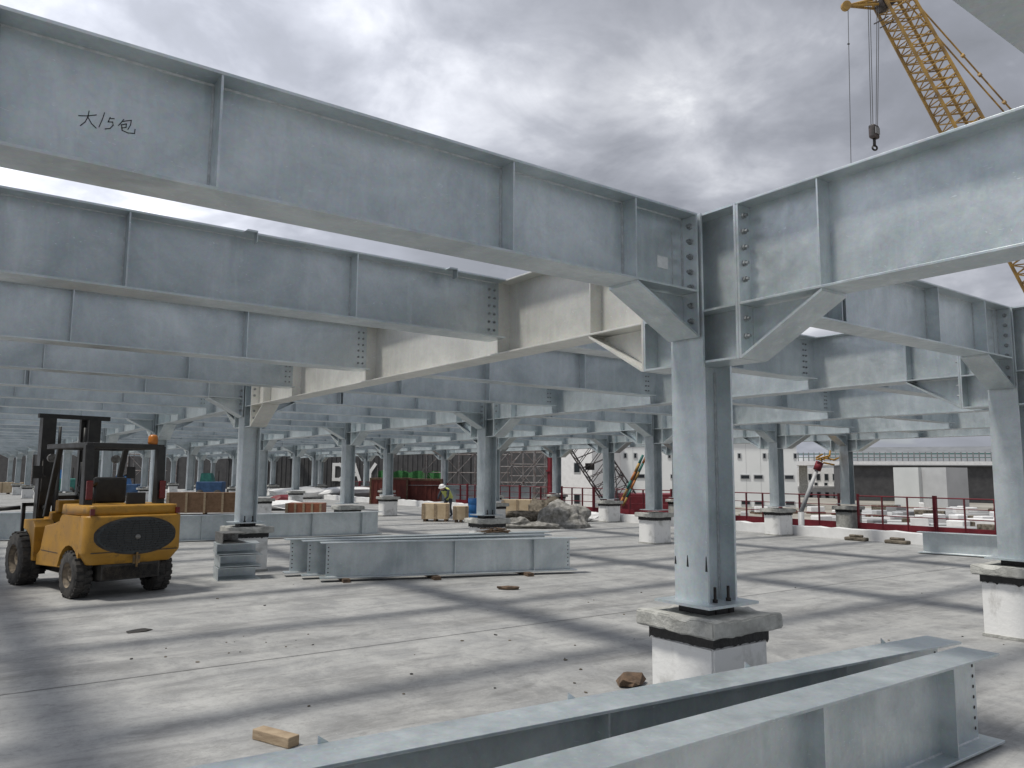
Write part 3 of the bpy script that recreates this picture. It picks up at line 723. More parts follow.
MB().box(-.628, -.60, -.62, .62, .672, .684).build('seam', M['dark'], cw)
for sg in (-1, 1): MB().box(-.585, -.56, sg*.62-.03, sg*.62+.03, 1.21, 1.30).build('reflector', M['red_lens'], cw)
# lower machinery, drawbar pocket
MB().box(-.50, -.2, -.42, .42, .27, .50).box(-.2, 2.3, -.36, .36, .22, .60).build('chassis', M['dark'], fk)
MB().box(-.50, -.44, -.40, .40, .28, .46).build('rear_axle_guard', M['rim'], fk)
MB().tube((0, -.52, .335), (0, .52, .335), .07, 10).build('rear_axle', M['dark'], fk)
MB().box(-.665, -.645, -.05, .05, .50, .62).tube((-.68, .0, .45), (-.68, 0, .66), .016, 8).build('drawbar', M['yellow_dirty'], fk)
# side panels, step, fenders
for sg in (-1, 1):
    y0, y1 = sorted((sg*.44, sg*.655))
    MB().prism([(.445, .40), (1.50, .36), (1.50, .52), (1.35, .60), (1.20, .98), (.80, 1.04), (.445, 1.12)], y0, y1).build('side_panel', M['yellow'], fk, bevel=.01)
    y0, y1 = sorted((sg*.40, sg*.70))
    MB().prism([(1.515, .42), (1.60, .42), (1.62, .62), (1.74, .80), (1.90, .88), (2.05, .90), (2.05, 1.05), (1.62, 1.05), (1.515, .95)], y0, y1).build('front_fender', M['yellow'], fk, bevel=.01)
    y0, y1 = sorted((sg*.46, sg*.60))
    MB().box(.90, 1.5, y0, y1, .605, .64).build('step', M['dark'], fk)
MB().box(1.70, 2.10, -.40, .40, .60, 1.16).box(1.62, 1.78, -.34, .34, 1.161, 1.36).build('dashboard', M['yellow'], fk, bevel=.02)
MB().box(.45, 1.70, -.40, .40, .60, .68).build('floor_plate', M['dark'], fk)
MB().box(.50, 1.08, -.43, .43, .68, 1.19).build('engine_cover', M['dark'], fk, bevel=.02)
st_ = MB().box(.55, 1.02, -.25, .25, 1.192, 1.33).build('seat', M['black'], fk, bevel=.04)
MB().box(.42, .54, -.25, .25, 1.34, 1.75, Matrix.Rotation(0, 4, 'Y')).build('seat_back', M['black'], st_, bevel=.04)
MB().ring((1.38, 0, 1.50), (-.75, 0, .65), [(.155, -.012), (.172, 0), (.155, .012), (.140, 0), (.155, -.012)], 28).tube((1.38, 0, 1.50), (1.62, 0, 1.20), .03, 8).tube((1.38, -.15, 1.50), (1.38, .15, 1.50), .012, 6).build('steering_wheel', M['black'], fk)
for k, y in enumerate((-.18, -.26, -.34)):
    MB().tube((1.6, y, 1.30), (1.5, y, 1.55), .010, 6).ring((1.5, y, 1.56), (0, 0, 1), [(0, -.02), (.018, -.01), (.018, .01), (0, .02)], 8).build('control_lever', M['black'], fk)
# overhead guard
gd = MB()
for sg in (-1, 1):
    gd.prism([(-.16, 1.20), (.02, 1.20), (.0, 2.24), (-.10, 2.24)], *sorted((sg*.47, sg*.60)))
    gd.prism([(1.62, 1.10), (1.70, 1.10), (1.26, 2.20), (1.18, 2.20)], *sorted((sg*.47, sg*.55)))
    gd.box(-.10, 1.62, *sorted((sg*.49, sg*.58)), 2.19, 2.27)
gd.box(-.10, -.02, -.49, .49, 2.19, 2.27).box(1.54, 1.62, -.49, .49, 2.19, 2.27)
guard = gd.build('overhead_guard', M['black'], fk, bevel=.012)
for k in range(7):
    x = .18+k*.19; MB().box(x, x+.045, -.488, .488, 2.215, 2.25).build('guard_bar', M['black'], guard)
MB().ring((-.02, -.42, 2.272), (0, 0, 1), [(0, 0), (.07, 0), (.075, .03), (.07, .12), (.045, .15), (0, .155)], 20).build('beacon', M['amber'], fk)
for sg in (-1, 1):
    MB().box(-.205, -.165, sg*.54-.045, sg*.54+.045, 1.42, 1.70).build('tail_light', M['red_lens'], fk, bevel=.01)
MB().box(-.16, -.10, -.30, -.02, 1.34, 1.52).build('rear_work_box', M['black'], fk, bevel=.01)
MB().tube((.3, .30, 1.20), (.3, .30, 1.62), .035, 10).tube((.3, .3, 1.62), (.2, .3, 1.70), .035, 10).build('exhaust_pipe', M['black'], fk)
for sg in (-1, 1):
    MB().box(.55, .56, *sorted((sg*.6555, sg*.659)), .46, 1.05).box(.56, 1.30, *sorted((sg*.6555, sg*.659)), .60, .61).build('panel_seam', M['dark'], fk)
    MB().tube((1.50, sg*.60, 1.75), (1.50, sg*.70, 1.80), .012, 6).box(1.48, 1.50, *sorted((sg*.66, sg*.80)), 1.72, 1.92).build('mirror', M['black'], guard)
    MB().tube((1.55, sg*.50, 2.05), (1.62, sg*.50, 2.05), .07, 12).build('headlight', M['steel'], guard)
MB().tube((.1, -.33, 1.345), (.1, -.33, 1.40), .05, 12).build('filler_cap', M['black'], fk)
# mast
ms = MB()
for sg in (-1, 1):
    ms.box(2.62, 2.78, *sorted((sg*.27, sg*.47)), .12, 2.74)
    ms.box(2.795, 2.885, *sorted((sg*.20, sg*.34)), .14, 2.78)
ms.box(2.66, 2.72, -.30, .30, .40, .55).box(2.66, 2.70, -.30, .30, 1.35, 1.42)
mast = ms.build('mast', M['black'], fk, (-.38, 0, 0))
MB().box(2.72, 2.80, -.66, .50, 2.745, 2.82).build('mast_crossbar', M['black'], mast)
for sg in (-1, 1):
    MB().tube((2.60, sg*.2, .3), (2.60, sg*.2, 2.0), .045, 10).tube((2.60, sg*.2, 2.0), (2.60, sg*.2, 2.60), .025, 8).build('lift_cylinder', M['black'], mast)
    MB().tube((2.05, sg*.36, .95), (2.64, sg*.36, 1.25), .04, 10).build('tilt_cylinder', M['black'], mast)
MB().path([(2.64, .42, 2.05), (2.50, .46, 1.8), (2.48, .47, 1.5), (2.62, .44, 1.2), (2.66, .42, .7)], .014, 6).build('hose', M['dark'], mast)
cr_ = MB().box(2.90, 2.95, -.50, .50, .30, .42).box(2.90, 2.95, -.50, .50, .72, .84)
for y in (-.60, .55): cr_.box(2.89, 2.94, y, y+.05, .28, 1.30)
cr_.box(2.89, 2.94, -.60, .60, 1.24, 1.30)
car = cr_.build('fork_carriage', M['black'], fk, (-.38, 0, 0))
# the hooked side arm on the carriage
MB().path([(2.93, .62, 1.22), (2.98, .95, 1.20), (3.0, 1.00, 1.12), (3.0, 1.03, .52)], .035, 8).build('side_arm', M['black'], car)
for sg in (-1, 1):
    MB().box(2.955, 3.0, sg*.32-.06, sg*.32+.06, .06, .84).box(2.955, 4.05, sg*.32-.06, sg*.32+.06, .03, .07).build('fork', M['black'], car)
# three worn marks in the paint where a badge was, as raised letters are unreadable
bd = MB()
for k, (y0, y1, z0, z1) in enumerate([(.11, .07, 1.235, 1.27), (.06, .02, 1.235, 1.255), (.0, -.05, 1.24, 1.27), (-.06, -.11, 1.235, 1.25)]):
    bd.box(-.528, -.52, y1, y0, z0, z1)
bd.build('badge', M['dark'], cw)

# ------------------------------------------------------------------ slab edge: white kerb, red barrier
kb = MB(); v = -2.0; rn = random.Random(4)
prof = []
while v < 56:
    prof.append((v, .30+rn.uniform(-.025, .02))); v += rn.uniform(.25, .5)
vs_ = []
for v, h in prof: vs_ += [(16.98, v, 0.0), (16.96+rn.uniform(0, .02), v, h), (17.24, v, h+.01), (17.24, v, 0.0)]
kb.add(vs_, [(4*k+a, 4*k+b_, 4*k+4+b_, 4*k+4+a) for k in range(len(prof)-1) for a, b_ in ((0, 1), (1, 2), (2, 3))] + [(0, 1, 2, 3), tuple(len(vs_)-4+q for q in (3, 2, 1, 0))])
tag(kb.build('parapet_wall', M['white']), 'low white plastered kerb on the slab in front of the red barrier', 'kerb')
def barrier(v0, v1, n, label):
    u = 20.52
    o = thing('barrier', label, 'barrier', (u, v0, .0), math.pi/2, 'red edge barrier panels')
    L_ = v1-v0-.06
    MB().box(0, L_, -.02, .02, .06, .29).build('toe_board', M['red'], o)
    MB().tube((0, 0, 1.18), (L_, 0, 1.18), .02, 6).build('rail', M['red'], o)
    MB().tube((0, 0, .86), (L_, 0, .86), .012, 6).build('rail', M['red'], o)
    MB().tube((0, 0, .55), (L_, 0, .55), .016, 6).build('rail', M['red'], o)
    for k in range(n+1):
        x = L_*k/n; wd = .05 if k in (0, n) else .02
        MB().box(x-wd/2, x+wd/2, -.045, .045, .005, 1.25 if wd > .03 else 1.18).build('post', M['red'], o)
    return o
vv = [(3.0, 5.6), (5.6, 8.2), (8.2, 10.78), (11.42, 13.8), (13.8, 16.1), (16.1, 18.45), (19.15, 21.7), (21.7, 24.1), (24.1, 26.5), (27.25, 30), (30, 32.8), (32.8, 35.2), (35.2, 37.5), (38.2, 41), (41, 44), (44, 47), (47, 50), (50, 53)]
for k, (a, b_) in enumerate(vv):
    barrier(a, b_, 3, 'red steel edge barrier panel beyond the white kerb, %s panel counted from the right' % ORD[k+1])
for k, v in enumerate((8.4, 9.6)):
    tag(MB().box(-.12, .12, -.32, .32, 0, .10).box(-.06, .06, -.2, .2, .10, .17).build('sandbag', M['rubble'], None, (16.72, v-1.0, .001), bevel=.03), ['dark ballast bag by the white kerb, the right one of two', 'dark ballast bag by the white kerb, the left one of two'][k], 'ballast', 'ballast bags by the kerb')
chunk('plastic_sheet', 'white crumpled sheet on the floor by the far left plinth', 'sheet', (9.0, 34.0, 0), (2.4, 1.4, .5), M['white'], 9)
chunk('plastic_sheet', 'white crumpled sheet left of the far kerb behind the debris heap', 'sheet', (15.9, 19.6, 0), (1.6, 1.0, .35), M['white'], 12)

# ------------------------------------------------------------------ crates, heap, worker
def crate(label, loc, size, m, rz=0, battens=3, name='crate'):
    o = thing(name, label, 'crate', (*loc, 0), rz); a, b_, h = size
    MB().box(-a/2, a/2, -b_/2, b_/2, .10, h).build('box', m, o)
    bt = MB()
    for k in range(battens):
        x = -a/2+.05+(a-.1)*k/(battens-1)
        bt.box(x-.045, x+.045, -b_/2-.022, -b_/2-.001, .09, h+.005)
    bt.box(-a/2-.02, -a/2-.001, -b_/2, -b_/2+.1, .09, h).box(-a/2-.02, -a/2-.001, b_/2-.1, b_/2, .09, h)
    bt.build('batten', M['wood'], o)
    for k in (-1, 0, 1):
        MB().box(k*(a/2-.1)-.05, k*(a/2-.1)+.05, -b_/2, b_/2, 0, .098).build('skid', M['lumber_brown'], o)
    return o
q = lambda x, y: ((lambda D: CAM + D*(-CAM.z/D.z))(fwd + rr*((x-512)/F_PX) - uu*((y-384)/F_PX)))
def gp(x, y): g = q(x, y); return (g.x, g.y)
crate('plywood crate with battens, left of the blue bundle', gp(436, 521), (1.0, .9, .68), M['wood_pale'], R(-36))
crate('small pale crate beside the blue bundle', gp(461, 522), (.55, .6, .60), M['wood_pale'], R(-36), 2)
crate('pale crate just right of the second nearest column', gp(517, 517), (1.3, .8, .74), M['wood_pale'], R(-36))
crate('long brown crate behind the long loose beam, left of the nearest left column', gp(205, 514.5), (3.0, 1.0, .95), M['brick_brown'], R(-20), 5)
crate('orange brown crate behind the long loose beam, right of the nearest left column', gp(306, 516), (1.5, 1.0, .55), M['orange'], R(-34), 5)
crate('narrow crate at the left edge beyond the forklift', gp(8, 494), (2.2, 1.2, .9), M['wood_pale'], R(-10), 4)
t = thing('blue_bundle', 'bright blue plastic drum bundle standing beside the second nearest column', 'drum', (*gp(474, 521), 0))
MB().ring((0, 0, 0), (0, 0, 1), [(0, 0), (.24, 0), (.25, .3), (.235, .32), (.25, .34), (.25, .62), (.235, .64), (.25, .66), (.24, .88), (0, .88)], 20).build('drum', M['blue'], t)
MB().box(.25, .55, -.2, .2, .0, .55).build('crate_blue', M['blue'], t, bevel=.02)
# heap of bagged rubble under a pale net
def heap(name, label, cat, cx_, cy_, sx, sy, sz, m, seed, rz=0, sub=4, rough=.22):
    b = bmesh.new(); bmesh.ops.create_icosphere(b, subdivisions=sub, radius=1)
    o_ = Vector((seed*5.3, seed, 0))
    for v in b.verts:
        r_ = 1+noise.fractal(v.co*1.4+o_, 1.0, 2.0, 4)*rough*1.6
        v.co = Vector((v.co.x*sx*r_, v.co.y*sy*r_, max(0, v.co.z)*sz*r_))
    me = bpy.data.meshes.new(name); b.to_mesh(me); b.free(); me.materials.append(m)
    o = link(name, me, None, (cx_, cy_, .002)); o.rotation_euler[2] = rz
    return tag(o, label, cat)
x_, y_ = gp(563, 527); heap('netted_heap', 'grey rubble heap under a pale net, right of the crates', 'debris heap', x_, y_, 1.0, .75, .85, M['net'], 2, R(-36))
x_, y_ = gp(533, 526); heap('rubble_heap', 'low brown rubble heap left of the netted one', 'debris heap', x_, y_+.6, 1.1, .7, .50, M['rubble'], 5, R(-36), rough=.35)
x_, y_ = gp(520, 528); heap('crumpled_net', 'pale crumpled net trailing left from the grey heap', 'net', x_, y_, 1.0, .35, .28, M['net'], 8, R(-36), rough=.5)
x_, y_ = gp(553, 524); heap('rubble_heap', 'brown rubble mound rising behind the netted heap', 'debris heap', x_+.6, y_+1.0, .9, .6, .68, M['rubble'], 6, R(-36), rough=.35)
# rebar offcuts on the stacked beams
t = thing('rebar_offcuts', 'tangle of rusty rod offcuts lying on the stacked loose beams', 'rods', (4.35, 9.13, .662))
rb_ = MB(); rn = random.Random(8)
for k in range(26):
    a = rn.gauss(-.3, .5); p_ = Vector((rn.gauss(0, .14), rn.gauss(0, .08), rn.uniform(.012, .09))); d = Vector((math.cos(a), math.sin(a), rn.gauss(0, .05)))*rn.uniform(.08, .25)
    rb_.tube(p_-d, p_+d, .010, 5)
rb_.build('rods', M['lumber_brown'], t)

def person(loc, rz, label):
    o = thing('person', label, 'person', loc, rz)
    # bent forward at the waist, hands at knee height
    J = {'pel': (0, 0, .80), 'wai': (.10, 0, .95), 'che': (.28, 0, 1.10), 'nec': (.40, 0, 1.17), 'lh': (0, .10, .78), 'lk': (.10, .13, .43), 'la': (-.03, .14, .08), 'lt': (.12, .15, .03),
         'rh': (0, -.10, .78), 'rk': (.14, -.13, .43), 'ra': (.02, -.14, .08), 'rt': (.17, -.15, .03),
         'ls': (.30, .18, 1.10), 'le': (.40, .24, .86), 'lw': (.55, .17, .72), 'rs': (.30, -.18, 1.10), 're': (.42, -.23, .88), 'rw': (.58, -.14, .76)}
    def limb(pts, nm, m, parent, n=8):
        b = MB()
        vs_, fs = [], []
        for k, (p_, r_) in enumerate(pts):
            p_ = Vector(p_); nx = Vector(pts[min(k+1, len(pts)-1)][0])-Vector(pts[max(k-1, 0)][0]); d = nx.normalized()
            a = d.cross(Vector((0, 1, 0))).normalized() if abs(d.y) < .9 else Vector((1, 0, 0)); c = d.cross(a)
            ra, rc = r_ if isinstance(r_, tuple) else (r_, r_)
            for i in range(n): vs_.append(p_+a*math.cos(2*math.pi*i/n)*ra+c*math.sin(2*math.pi*i/n)*rc)
        K = len(pts)
        for k in range(K-1):
            for i in range(n): fs.append((k*n+i, k*n+(i+1) % n, (k+1)*n+(i+1) % n, (k+1)*n+i))
        fs += [tuple(range(n-1, -1, -1)), tuple(range((K-1)*n, K*n))]
        return b.add(vs_, fs, True).build(nm, m, parent)
    # one skinned body
    names = list(J); ed = [('pel', 'wai'), ('wai', 'che'), ('che', 'nec'), ('pel', 'lh'), ('lh', 'lk'), ('lk', 'la'), ('la', 'lt'), ('pel', 'rh'), ('rh', 'rk'), ('rk', 'ra'), ('ra', 'rt'), ('che', 'ls'), ('ls', 'le'), ('le', 'lw'), ('che', 'rs'), ('rs', 're'), ('re', 'rw')]
    rad = {'pel': .14, 'wai': .125, 'che': .15, 'nec': .06, 'lh': .10, 'rh': .10, 'lk': .07, 'rk': .07, 'la': .05, 'ra': .05, 'lt': .045, 'rt': .045, 'ls': .075, 'rs': .075, 'le': .05, 're': .05, 'lw': .035, 'rw': .035}
    J['hd'] = (.47, 0, 1.24); names.append('hd'); ed.append(('nec', 'hd')); rad['hd'] = .085
    me = bpy.data.meshes.new('body'); me.from_pydata([J[n_] for n_ in names], [(names.index(a), names.index(b_)) for a, b_ in ed], []); me.materials.append(M['trouser'])
    bo = link('body', me, o)
    sk = bo.modifiers.new('skin', 'SKIN'); me.skin_vertices.new() if not me.skin_vertices else None
    for k, n_ in enumerate(names): me.skin_vertices[0].data[k].radius = (rad[n_], rad[n_])
    me.skin_vertices[0].data[0].use_root = True
    ss = bo.modifiers.new('sub', 'SUBSURF'); ss.levels = ss.render_levels = 2
    limb([((-.02, 0, .78), (.16, .19)), ((.10, 0, .96), (.15, .185)), ((.27, 0, 1.11), (.165, .215)), ((.37, 0, 1.16), (.09, .12))], 'vest', M['hivis'], o, 14)
    MB().ring((.50, 0, 1.25), (.4, 0, .9), [(.10, -.09), (.112, .0), (.105, .02)], 14).build('face', M['skin'], o)
    MB().ring((.495, 0, 1.27), (.4, 0, .9), [(.16, -.005), (.125, .01), (.12, .06), (.08, .105), (0, .12)], 16).build('helmet', M['white'], o)
    return o
g = at(449, 500, 34.0); person((g.x, g.y, 0), R(200), 'worker bending over in a yellow green vest and white helmet')

# ------------------------------------------------------------------ behind: left side
def wall_box(name, label, cat, a, b_, z0, z1, depth, m, group=None):
    """box building whose front runs from a to b (x,y)"""
    a, b_ = Vector((*a, 0)), Vector((*b_, 0)); L_ = (b_-a).length
    o = thing(name, label, cat, (a.x, a.y, z0), math.atan2(b_.y-a.y, b_.x-a.x), group)
    MB().box(0, L_, 0, depth, 0, z1-z0).build('wall', m, o)
    return o, L_
def gat(x, d): g = at(x, 466, d); return (g.x, g.y)
# dark ship-like cladding wall with three white letters
o, L_ = wall_box('clad_wall', 'long dark grey corrugated wall with big white letters DAY', 'wall', gat(228, 72), gat(470, 66), -1.6, 4.6, 1.2, M['grey_wall'])
rib = MB()
for k in range(int(L_/.45)): rib.box(k*.45, k*.45+.12, -.05, -.001, 1.6, 6.18)
rib.build('ribs', M['grey_wall'], o)
MB().box(0, L_, -.08, -.001, -.0, 1.58).build('plinth_band', M['rust_red'], o)
def letters(o, txt, x0, z0, h, m, lw, gap):
    S = {'D': [[(0, 0), (0, 1), (.45, 1), (.7, .8), (.7, .2), (.45, 0), (0, 0)]], 'A': [[(0, 0), (.38, 1), (.76, 0)], [(.15, .33), (.61, .33)]], 'Y': [[(0, 1), (.36, .5), (.72, 1)], [(.36, .5), (.36, 0)]],
         'B': [[(0, 0), (0, 1), (.5, 1), (.5, .55), (0, .55)], [(.5, .55), (.55, 0), (0, 0)]], 'E': [[(.5, 0), (0, 0), (0, 1), (.5, 1)], [(0, .5), (.4, .5)]]}
    b = MB(); x = x0
    for ch in txt:
        for s in S[ch]:
            for p_, q_ in zip(s, s[1:]):
                P0, P1 = Vector((x+p_[0]*h, 0, z0+p_[1]*h)), Vector((x+q_[0]*h, 0, z0+q_[1]*h)); d = (P1-P0).normalized(); P0 = P0-d*lw*.5; P1 = P1+d*lw*.5
                n_ = Vector((-d.z, 0, d.x))*lw*.5; f_ = Vector((0, -.075-.003*len(b.f), 0))
                b.add([P0-n_+f_, P1-n_+f_, P1+n_+f_, P0+n_+f_], [(0, 1, 2, 3)])
        x += h*.76+gap
    return b.build('lettering', m, o)
# place the letters where the wall is seen between the columns
a0, b0 = Vector((*gat(228, 72), 0)), Vector((*gat(470, 66), 0))
letters(o, 'DAY', (Vector((*gat(331, 69.4), 0))-a0).length+.35, 1.6+1.25, 1.3, M['white'], .28, .52)
dash = MB()
for k in range(34): dash.box(k*.62, k*.62+.38, -.085, -.081, 1.75-.35, 1.80-.35)
dash.build('dashes', M['white'], o)
# far dark hoarding further left
o, L_ = wall_box('hoarding', 'dark hoarding seen between the small far left columns', 'wall', gat(-60, 95), gat(226, 90), -1.6, 5.6, .8, M['grey_wall'])
for k in range(12): MB().box(k*L_/12, k*L_/12+.16, -.12, -.001, 0, 7.1).build('post', M['pipe'], o)
o, L_ = wall_box('clad_wall', 'dark wall behind the scaffold, right of the red containers', 'wall', gat(472, 66), gat(552, 62), -1.6, 4.2, 1.0, M['grey_wall'])
# red containers
def container(label, x, d, Lc, Hc, m, rz, z0=0.0):
    g = gat(x, d); o = thing('container', label, 'container', (*g, z0), rz, 'red site containers')
    MB().box(0, Lc, 0, 2.2, 0, Hc).build('body', m, o)
    b = MB()
    for k in range(int(Lc/.28)): b.box(k*.28+.04, k*.28+.14, -.03, -.001, .12, Hc-.12)
    b.build('corrugation', m, o)
    MB().box(-.04, .06, -.05, -.002, 0, Hc).box(Lc-.06, Lc+.04, -.05, -.002, 0, Hc).box(0, Lc, -.05, -.031, Hc-.1, Hc).build('corner_frame', M['lumber_brown'], o)
    return o
container('dark red container, left one of two, below the green netting', 371, 47, 2.2, 1.55, M['rust_red'], R(-36))
container('dark red container, right one of two, near the worker', 397, 47.5, 2.7, 1.5, M['rust_red'], R(-36))
for k, (x, d, wdt, lab) in enumerate([(378, 56, 3.2, 'bright green debris netting behind the left red container'), (402, 57, 3.0, 'bright green debris netting behind the right red container')]):
    g = gat(x, d); t = thing('debris_net', lab, 'netting', (*g, 0), R(-34), 'green netting beyond the containers')
    n_ = 18; vs_ = [(wdt*i/n_, .12*math.sin(i*1.3), z) for z in (0, 2.15+.0) for i in range(n_+1)]
    for i in range(n_+1): vs_[n_+1+i] = (wdt*i/n_, .12*math.sin(i*1.7), 1.95+.08*math.sin(i*.9+k))
    me = MB().add(vs_, [(i, i+1, n_+2+i, n_+1+i) for i in range(n_)]).build('net', M['green'], t)
    sd = me.modifiers.new('thick', 'SOLIDIFY'); sd.thickness = .02
    MB().tube((0, 0, 0), (0, 0, 2.2), .03, 6).tube((wdt, 0, 0), (wdt, 0, 2.2), .03, 6).build('post', M['pipe'], t)
# machinery blobs left: teal and blue site machines
def machine(label, x, d, m1, m2, s=1.0):
    g = gat(x, d); o = thing('compressor', label, 'machine', (*g, 0), R(-30), 'site machines between the far columns')
    MB().box(-.9*s, .9*s, -.5*s, .5*s, .35*s, 1.15*s).build('body', m1, o, bevel=.05)
    MB().prism([(-.7*s, 1.152*s), (.2*s, 1.152*s), (0, 1.75*s), (-.6*s, 1.75*s)], -.4*s, .4*s).build('hood', m2, o)
    for k in (-1, 1):
        for l in (-1, 1): MB().ring((k*.6*s, l*.5*s, .3*s), (0, 1, 0), [(0, -.08), (.28*s, -.08), (.28*s, .08), (0, .08)], 16).build('wheel', M['rubber'], o)
    MB().tube((.5*s, 0, 1.15*s), (.5*s, 0, 1.9*s), .04, 6).build('stack', M['dark'], o)
machine('teal and blue site machine between the far left columns', 212, 56, M['navy'], M['teal'], 1.0)
machine('blue site machine seen through the forklift cab', 128, 50, M['navy'], M['blue'], .9)
machine('blue green site machine at the far left behind the mast', 66, 60, M['teal'], M['blue'], 1.1)
chunk('red_tarp', 'small red tarpaulin on the floor between the far left plinths', 'tarpaulin', (*gp(283, 505), 0), (1.6, .9, .6), M['red'], 4)
chunk('white_sacks', 'white sacks heaped beyond the red tarpaulin', 'sacks', (*gp(305, 499), 0), (4.5, 1.4, 1.0), M['white'], 7)
chunk('white_sacks', 'white sacks beneath the dark lettered wall', 'sacks', (*gp(352, 498.5), 0), (5.5, 1.6, .9), M['white'], 13)

# scaffold towers
def scaffold(label, x, d, nx, nz, bay=1.2, lift=1.5, z0=-1.6, rz=R(-36)):
    g = gat(x, d); o = thing('scaffold', label, 'scaffold', (*g, z0), rz, 'scaffold towers behind the slab')
    for k in range(nx+1):
        for y in (0, 1.1): MB().tube((k*bay, y, 0), (k*bay, y, nz*lift), .035, 5).build('standard', M['pipe'], o)
    for l in range(1, nz+1):
        for y in (0, 1.1): MB().tube((-.15, y, l*lift-.1), (nx*bay+.15, y, l*lift-.1), .03, 5).build('ledger', M['pipe'], o)
    for k in range(nx):
        for l in range(nz):
            p_, q_ = ((k*bay, -.03, l*lift), ((k+1)*bay, -.03, (l+1)*lift)) if (k+l) % 2 else (((k+1)*bay, -.03, l*lift), (k*bay, -.03, (l+1)*lift))
            MB().tube(p_, q_, .022, 5).build('brace', M['pipe'], o)
    return o
scaffold('dense tube scaffold between the worker and the second nearest column', 425, 52, 5, 4, 1.1, 1.2)
scaffold('tube scaffold right of the second nearest column, left of the red post', 500, 50, 5, 5, .75, 1.0)
scaffold('tube scaffold standing further back behind the pale crate', 512, 57, 4, 6, .8, .85)
scaffold('low scaffold beyond the forklift cab', 110, 58, 3, 4, 1.2, 1.2)
g = gat(551, 50); tag(MB().box(-.18, .18, -.15, .15, -1.6, 3.3).box(-.26, .26, -.2, .2, -.0, .1).box(-.26, .26, -.2, .2, 2.0, 2.1).build('red_post', M['red'], None, (*g, 0)), 'tall crimson steel post at the left end of the white building', 'post')

# ------------------------------------------------------------------ behind: right side
def windows(o, pts, w_, h_, m=None):
    for x, z in pts:
        f = MB().box(x-w_/2-.06, x+w_/2+.06, -.05, -.003, z-.06, z+h_+.06).build('window', M['clad_grey'], o)
        MB().box(x-w_/2, x+w_/2, -.06, -.052, z, z+h_).build('pane', M['window'], f)
o, L_ = wall_box('warehouse', 'large white clad building with small dark window slots behind the red barrier', 'building', gat(592, 64), gat(797, 61), -1.6, 4.6, 14, M['clad_white'])
b = MB()
for k in range(1, int(L_/1.1)): b.box(k*1.1-.01, k*1.1+.01, -.012, -.001, .1, 6.1)
b.build('panel_joints', M['clad_grey'], o)
for k, x0 in enumerate([1.2, 3.9, 6.6, 9.3, 12.0, 14.3]):
    windows(o, [(x0, 3.2), (x0+1.0, 3.2), (x0, 1.2), (x0+1.0, 1.2)], .62, .26)
    windows(o, [(x0-.4, 4.8), (x0+1.5, 4.8)], .18, .35)
MB().box(-.2, L_+.2, -.2, 14.2, 6.202, 6.35).build('roof', M['roof'], o)
MB().ring((L_*.80, 5, 5.95), (1, 0, 0), [(0, -2), (1.2, -2), (1.2, 2), (0, 2)], 20).build('roof_vent', M['clad_grey'], o)
o, L_ = wall_box('white_block', 'narrow bright white building left of the window-slotted one', 'building', gat(556, 62), gat(592, 60), -1.6, 5.0, 8, M['white'])
windows(o, [(L_*.6, 1.2), (L_*.6, 3.6)], .5, .7)
# apartments
o, L_ = wall_box('apartment_block', 'white apartment block with small dark windows between the right columns', 'building', gat(797, 105), gat(838, 103), -1.6, 2.9, 10, M['white'])
windows(o, [(x, z) for x in (.7, 1.6, 2.6, 3.6, 4.6) for z in (.5, 2.9)], .42, .8)
windows(o, [(x, z) for x in (1.1, 2.3, 3.5, 4.7) for z in (2.2,)], .35, .35)
MB().box(-.1, L_+.1, -.5, -.07, 1.9, 2.1).build('balcony', M['white'], o)
# elevated road with railing across the right
a, b_ = at(772, 455, 96), at(1120, 455, 84)
d = Vector((b_.x-a.x, b_.y-a.y, 0)); L_ = d.length
o = thing('elevated_road', 'long elevated road deck with railing crossing behind the right columns', 'bridge', (a.x, a.y, -1.6), math.atan2(d.y, d.x))
MB().box(0, L_, 0, 9, 4.70, 5.20).build('deck', M['white'], o)
rl = MB()
rl.box(0, L_, .05, .10, 5.6, 5.67).box(0, L_, .05, .10, 6.0, 6.12).build('rail', M['teal'], o)
for k in range(60):
    x = L_*k/59; MB().box(x-.06, x+.06, .04, 0.12, 5.201, 6.25).build('railing_post', M['clad_mid'], o)
for k in range(5):
    x = L_*(k+.5)/5; MB().box(x-.5, x+.5, 3, 4.5, 0, 4.699).build('pier', M['cap'], o)
# dark sheds under it
o, L_ = wall_box('dark_shed', 'dark grey shed under the elevated road', 'building', gat(840, 80), gat(1080, 74), -1.6, 2.9, 6, M['grey_wall'])
MB().box(-.1, L_+.1, -.4, 6.2, 4.502, 4.6).build('roof', M['roof'], o)
o, L_ = wall_box('site_cabin', 'pale grey box building in front of the dark shed', 'building', gat(893, 66), gat(918, 64), -1.6, 2.6, 3.2, M['clad_pale'])
MB().box(L_+.002, L_+2.1, .4, 3.2, 0, 4.19).build('side_wall', M['clad_grey'], o)
o, L_ = wall_box('grey_roofed_hall', 'wide hall with a grey metal roof rising behind the elevated road', 'building', gat(830, 135), gat(1120, 118), -1.6, 3.0, 20, M['clad_mid'])
MB().prism([(-1, 4.6), (20, 9.0), (20, 4.6)], -1, L_+1, 'x').build('roof', M['roof'], o)
o, L_ = wall_box('small_hall', 'hall with pale curved roof behind the right columns', 'building', gat(785, 130), gat(835, 130), -1.6, 3.0, 14, M['clad_grey'])
MB().tube((L_*.1, 7, 4.2), (L_*1.0, 7, 4.2), 2.6, 20).build('roof', M['clad_grey'], o)

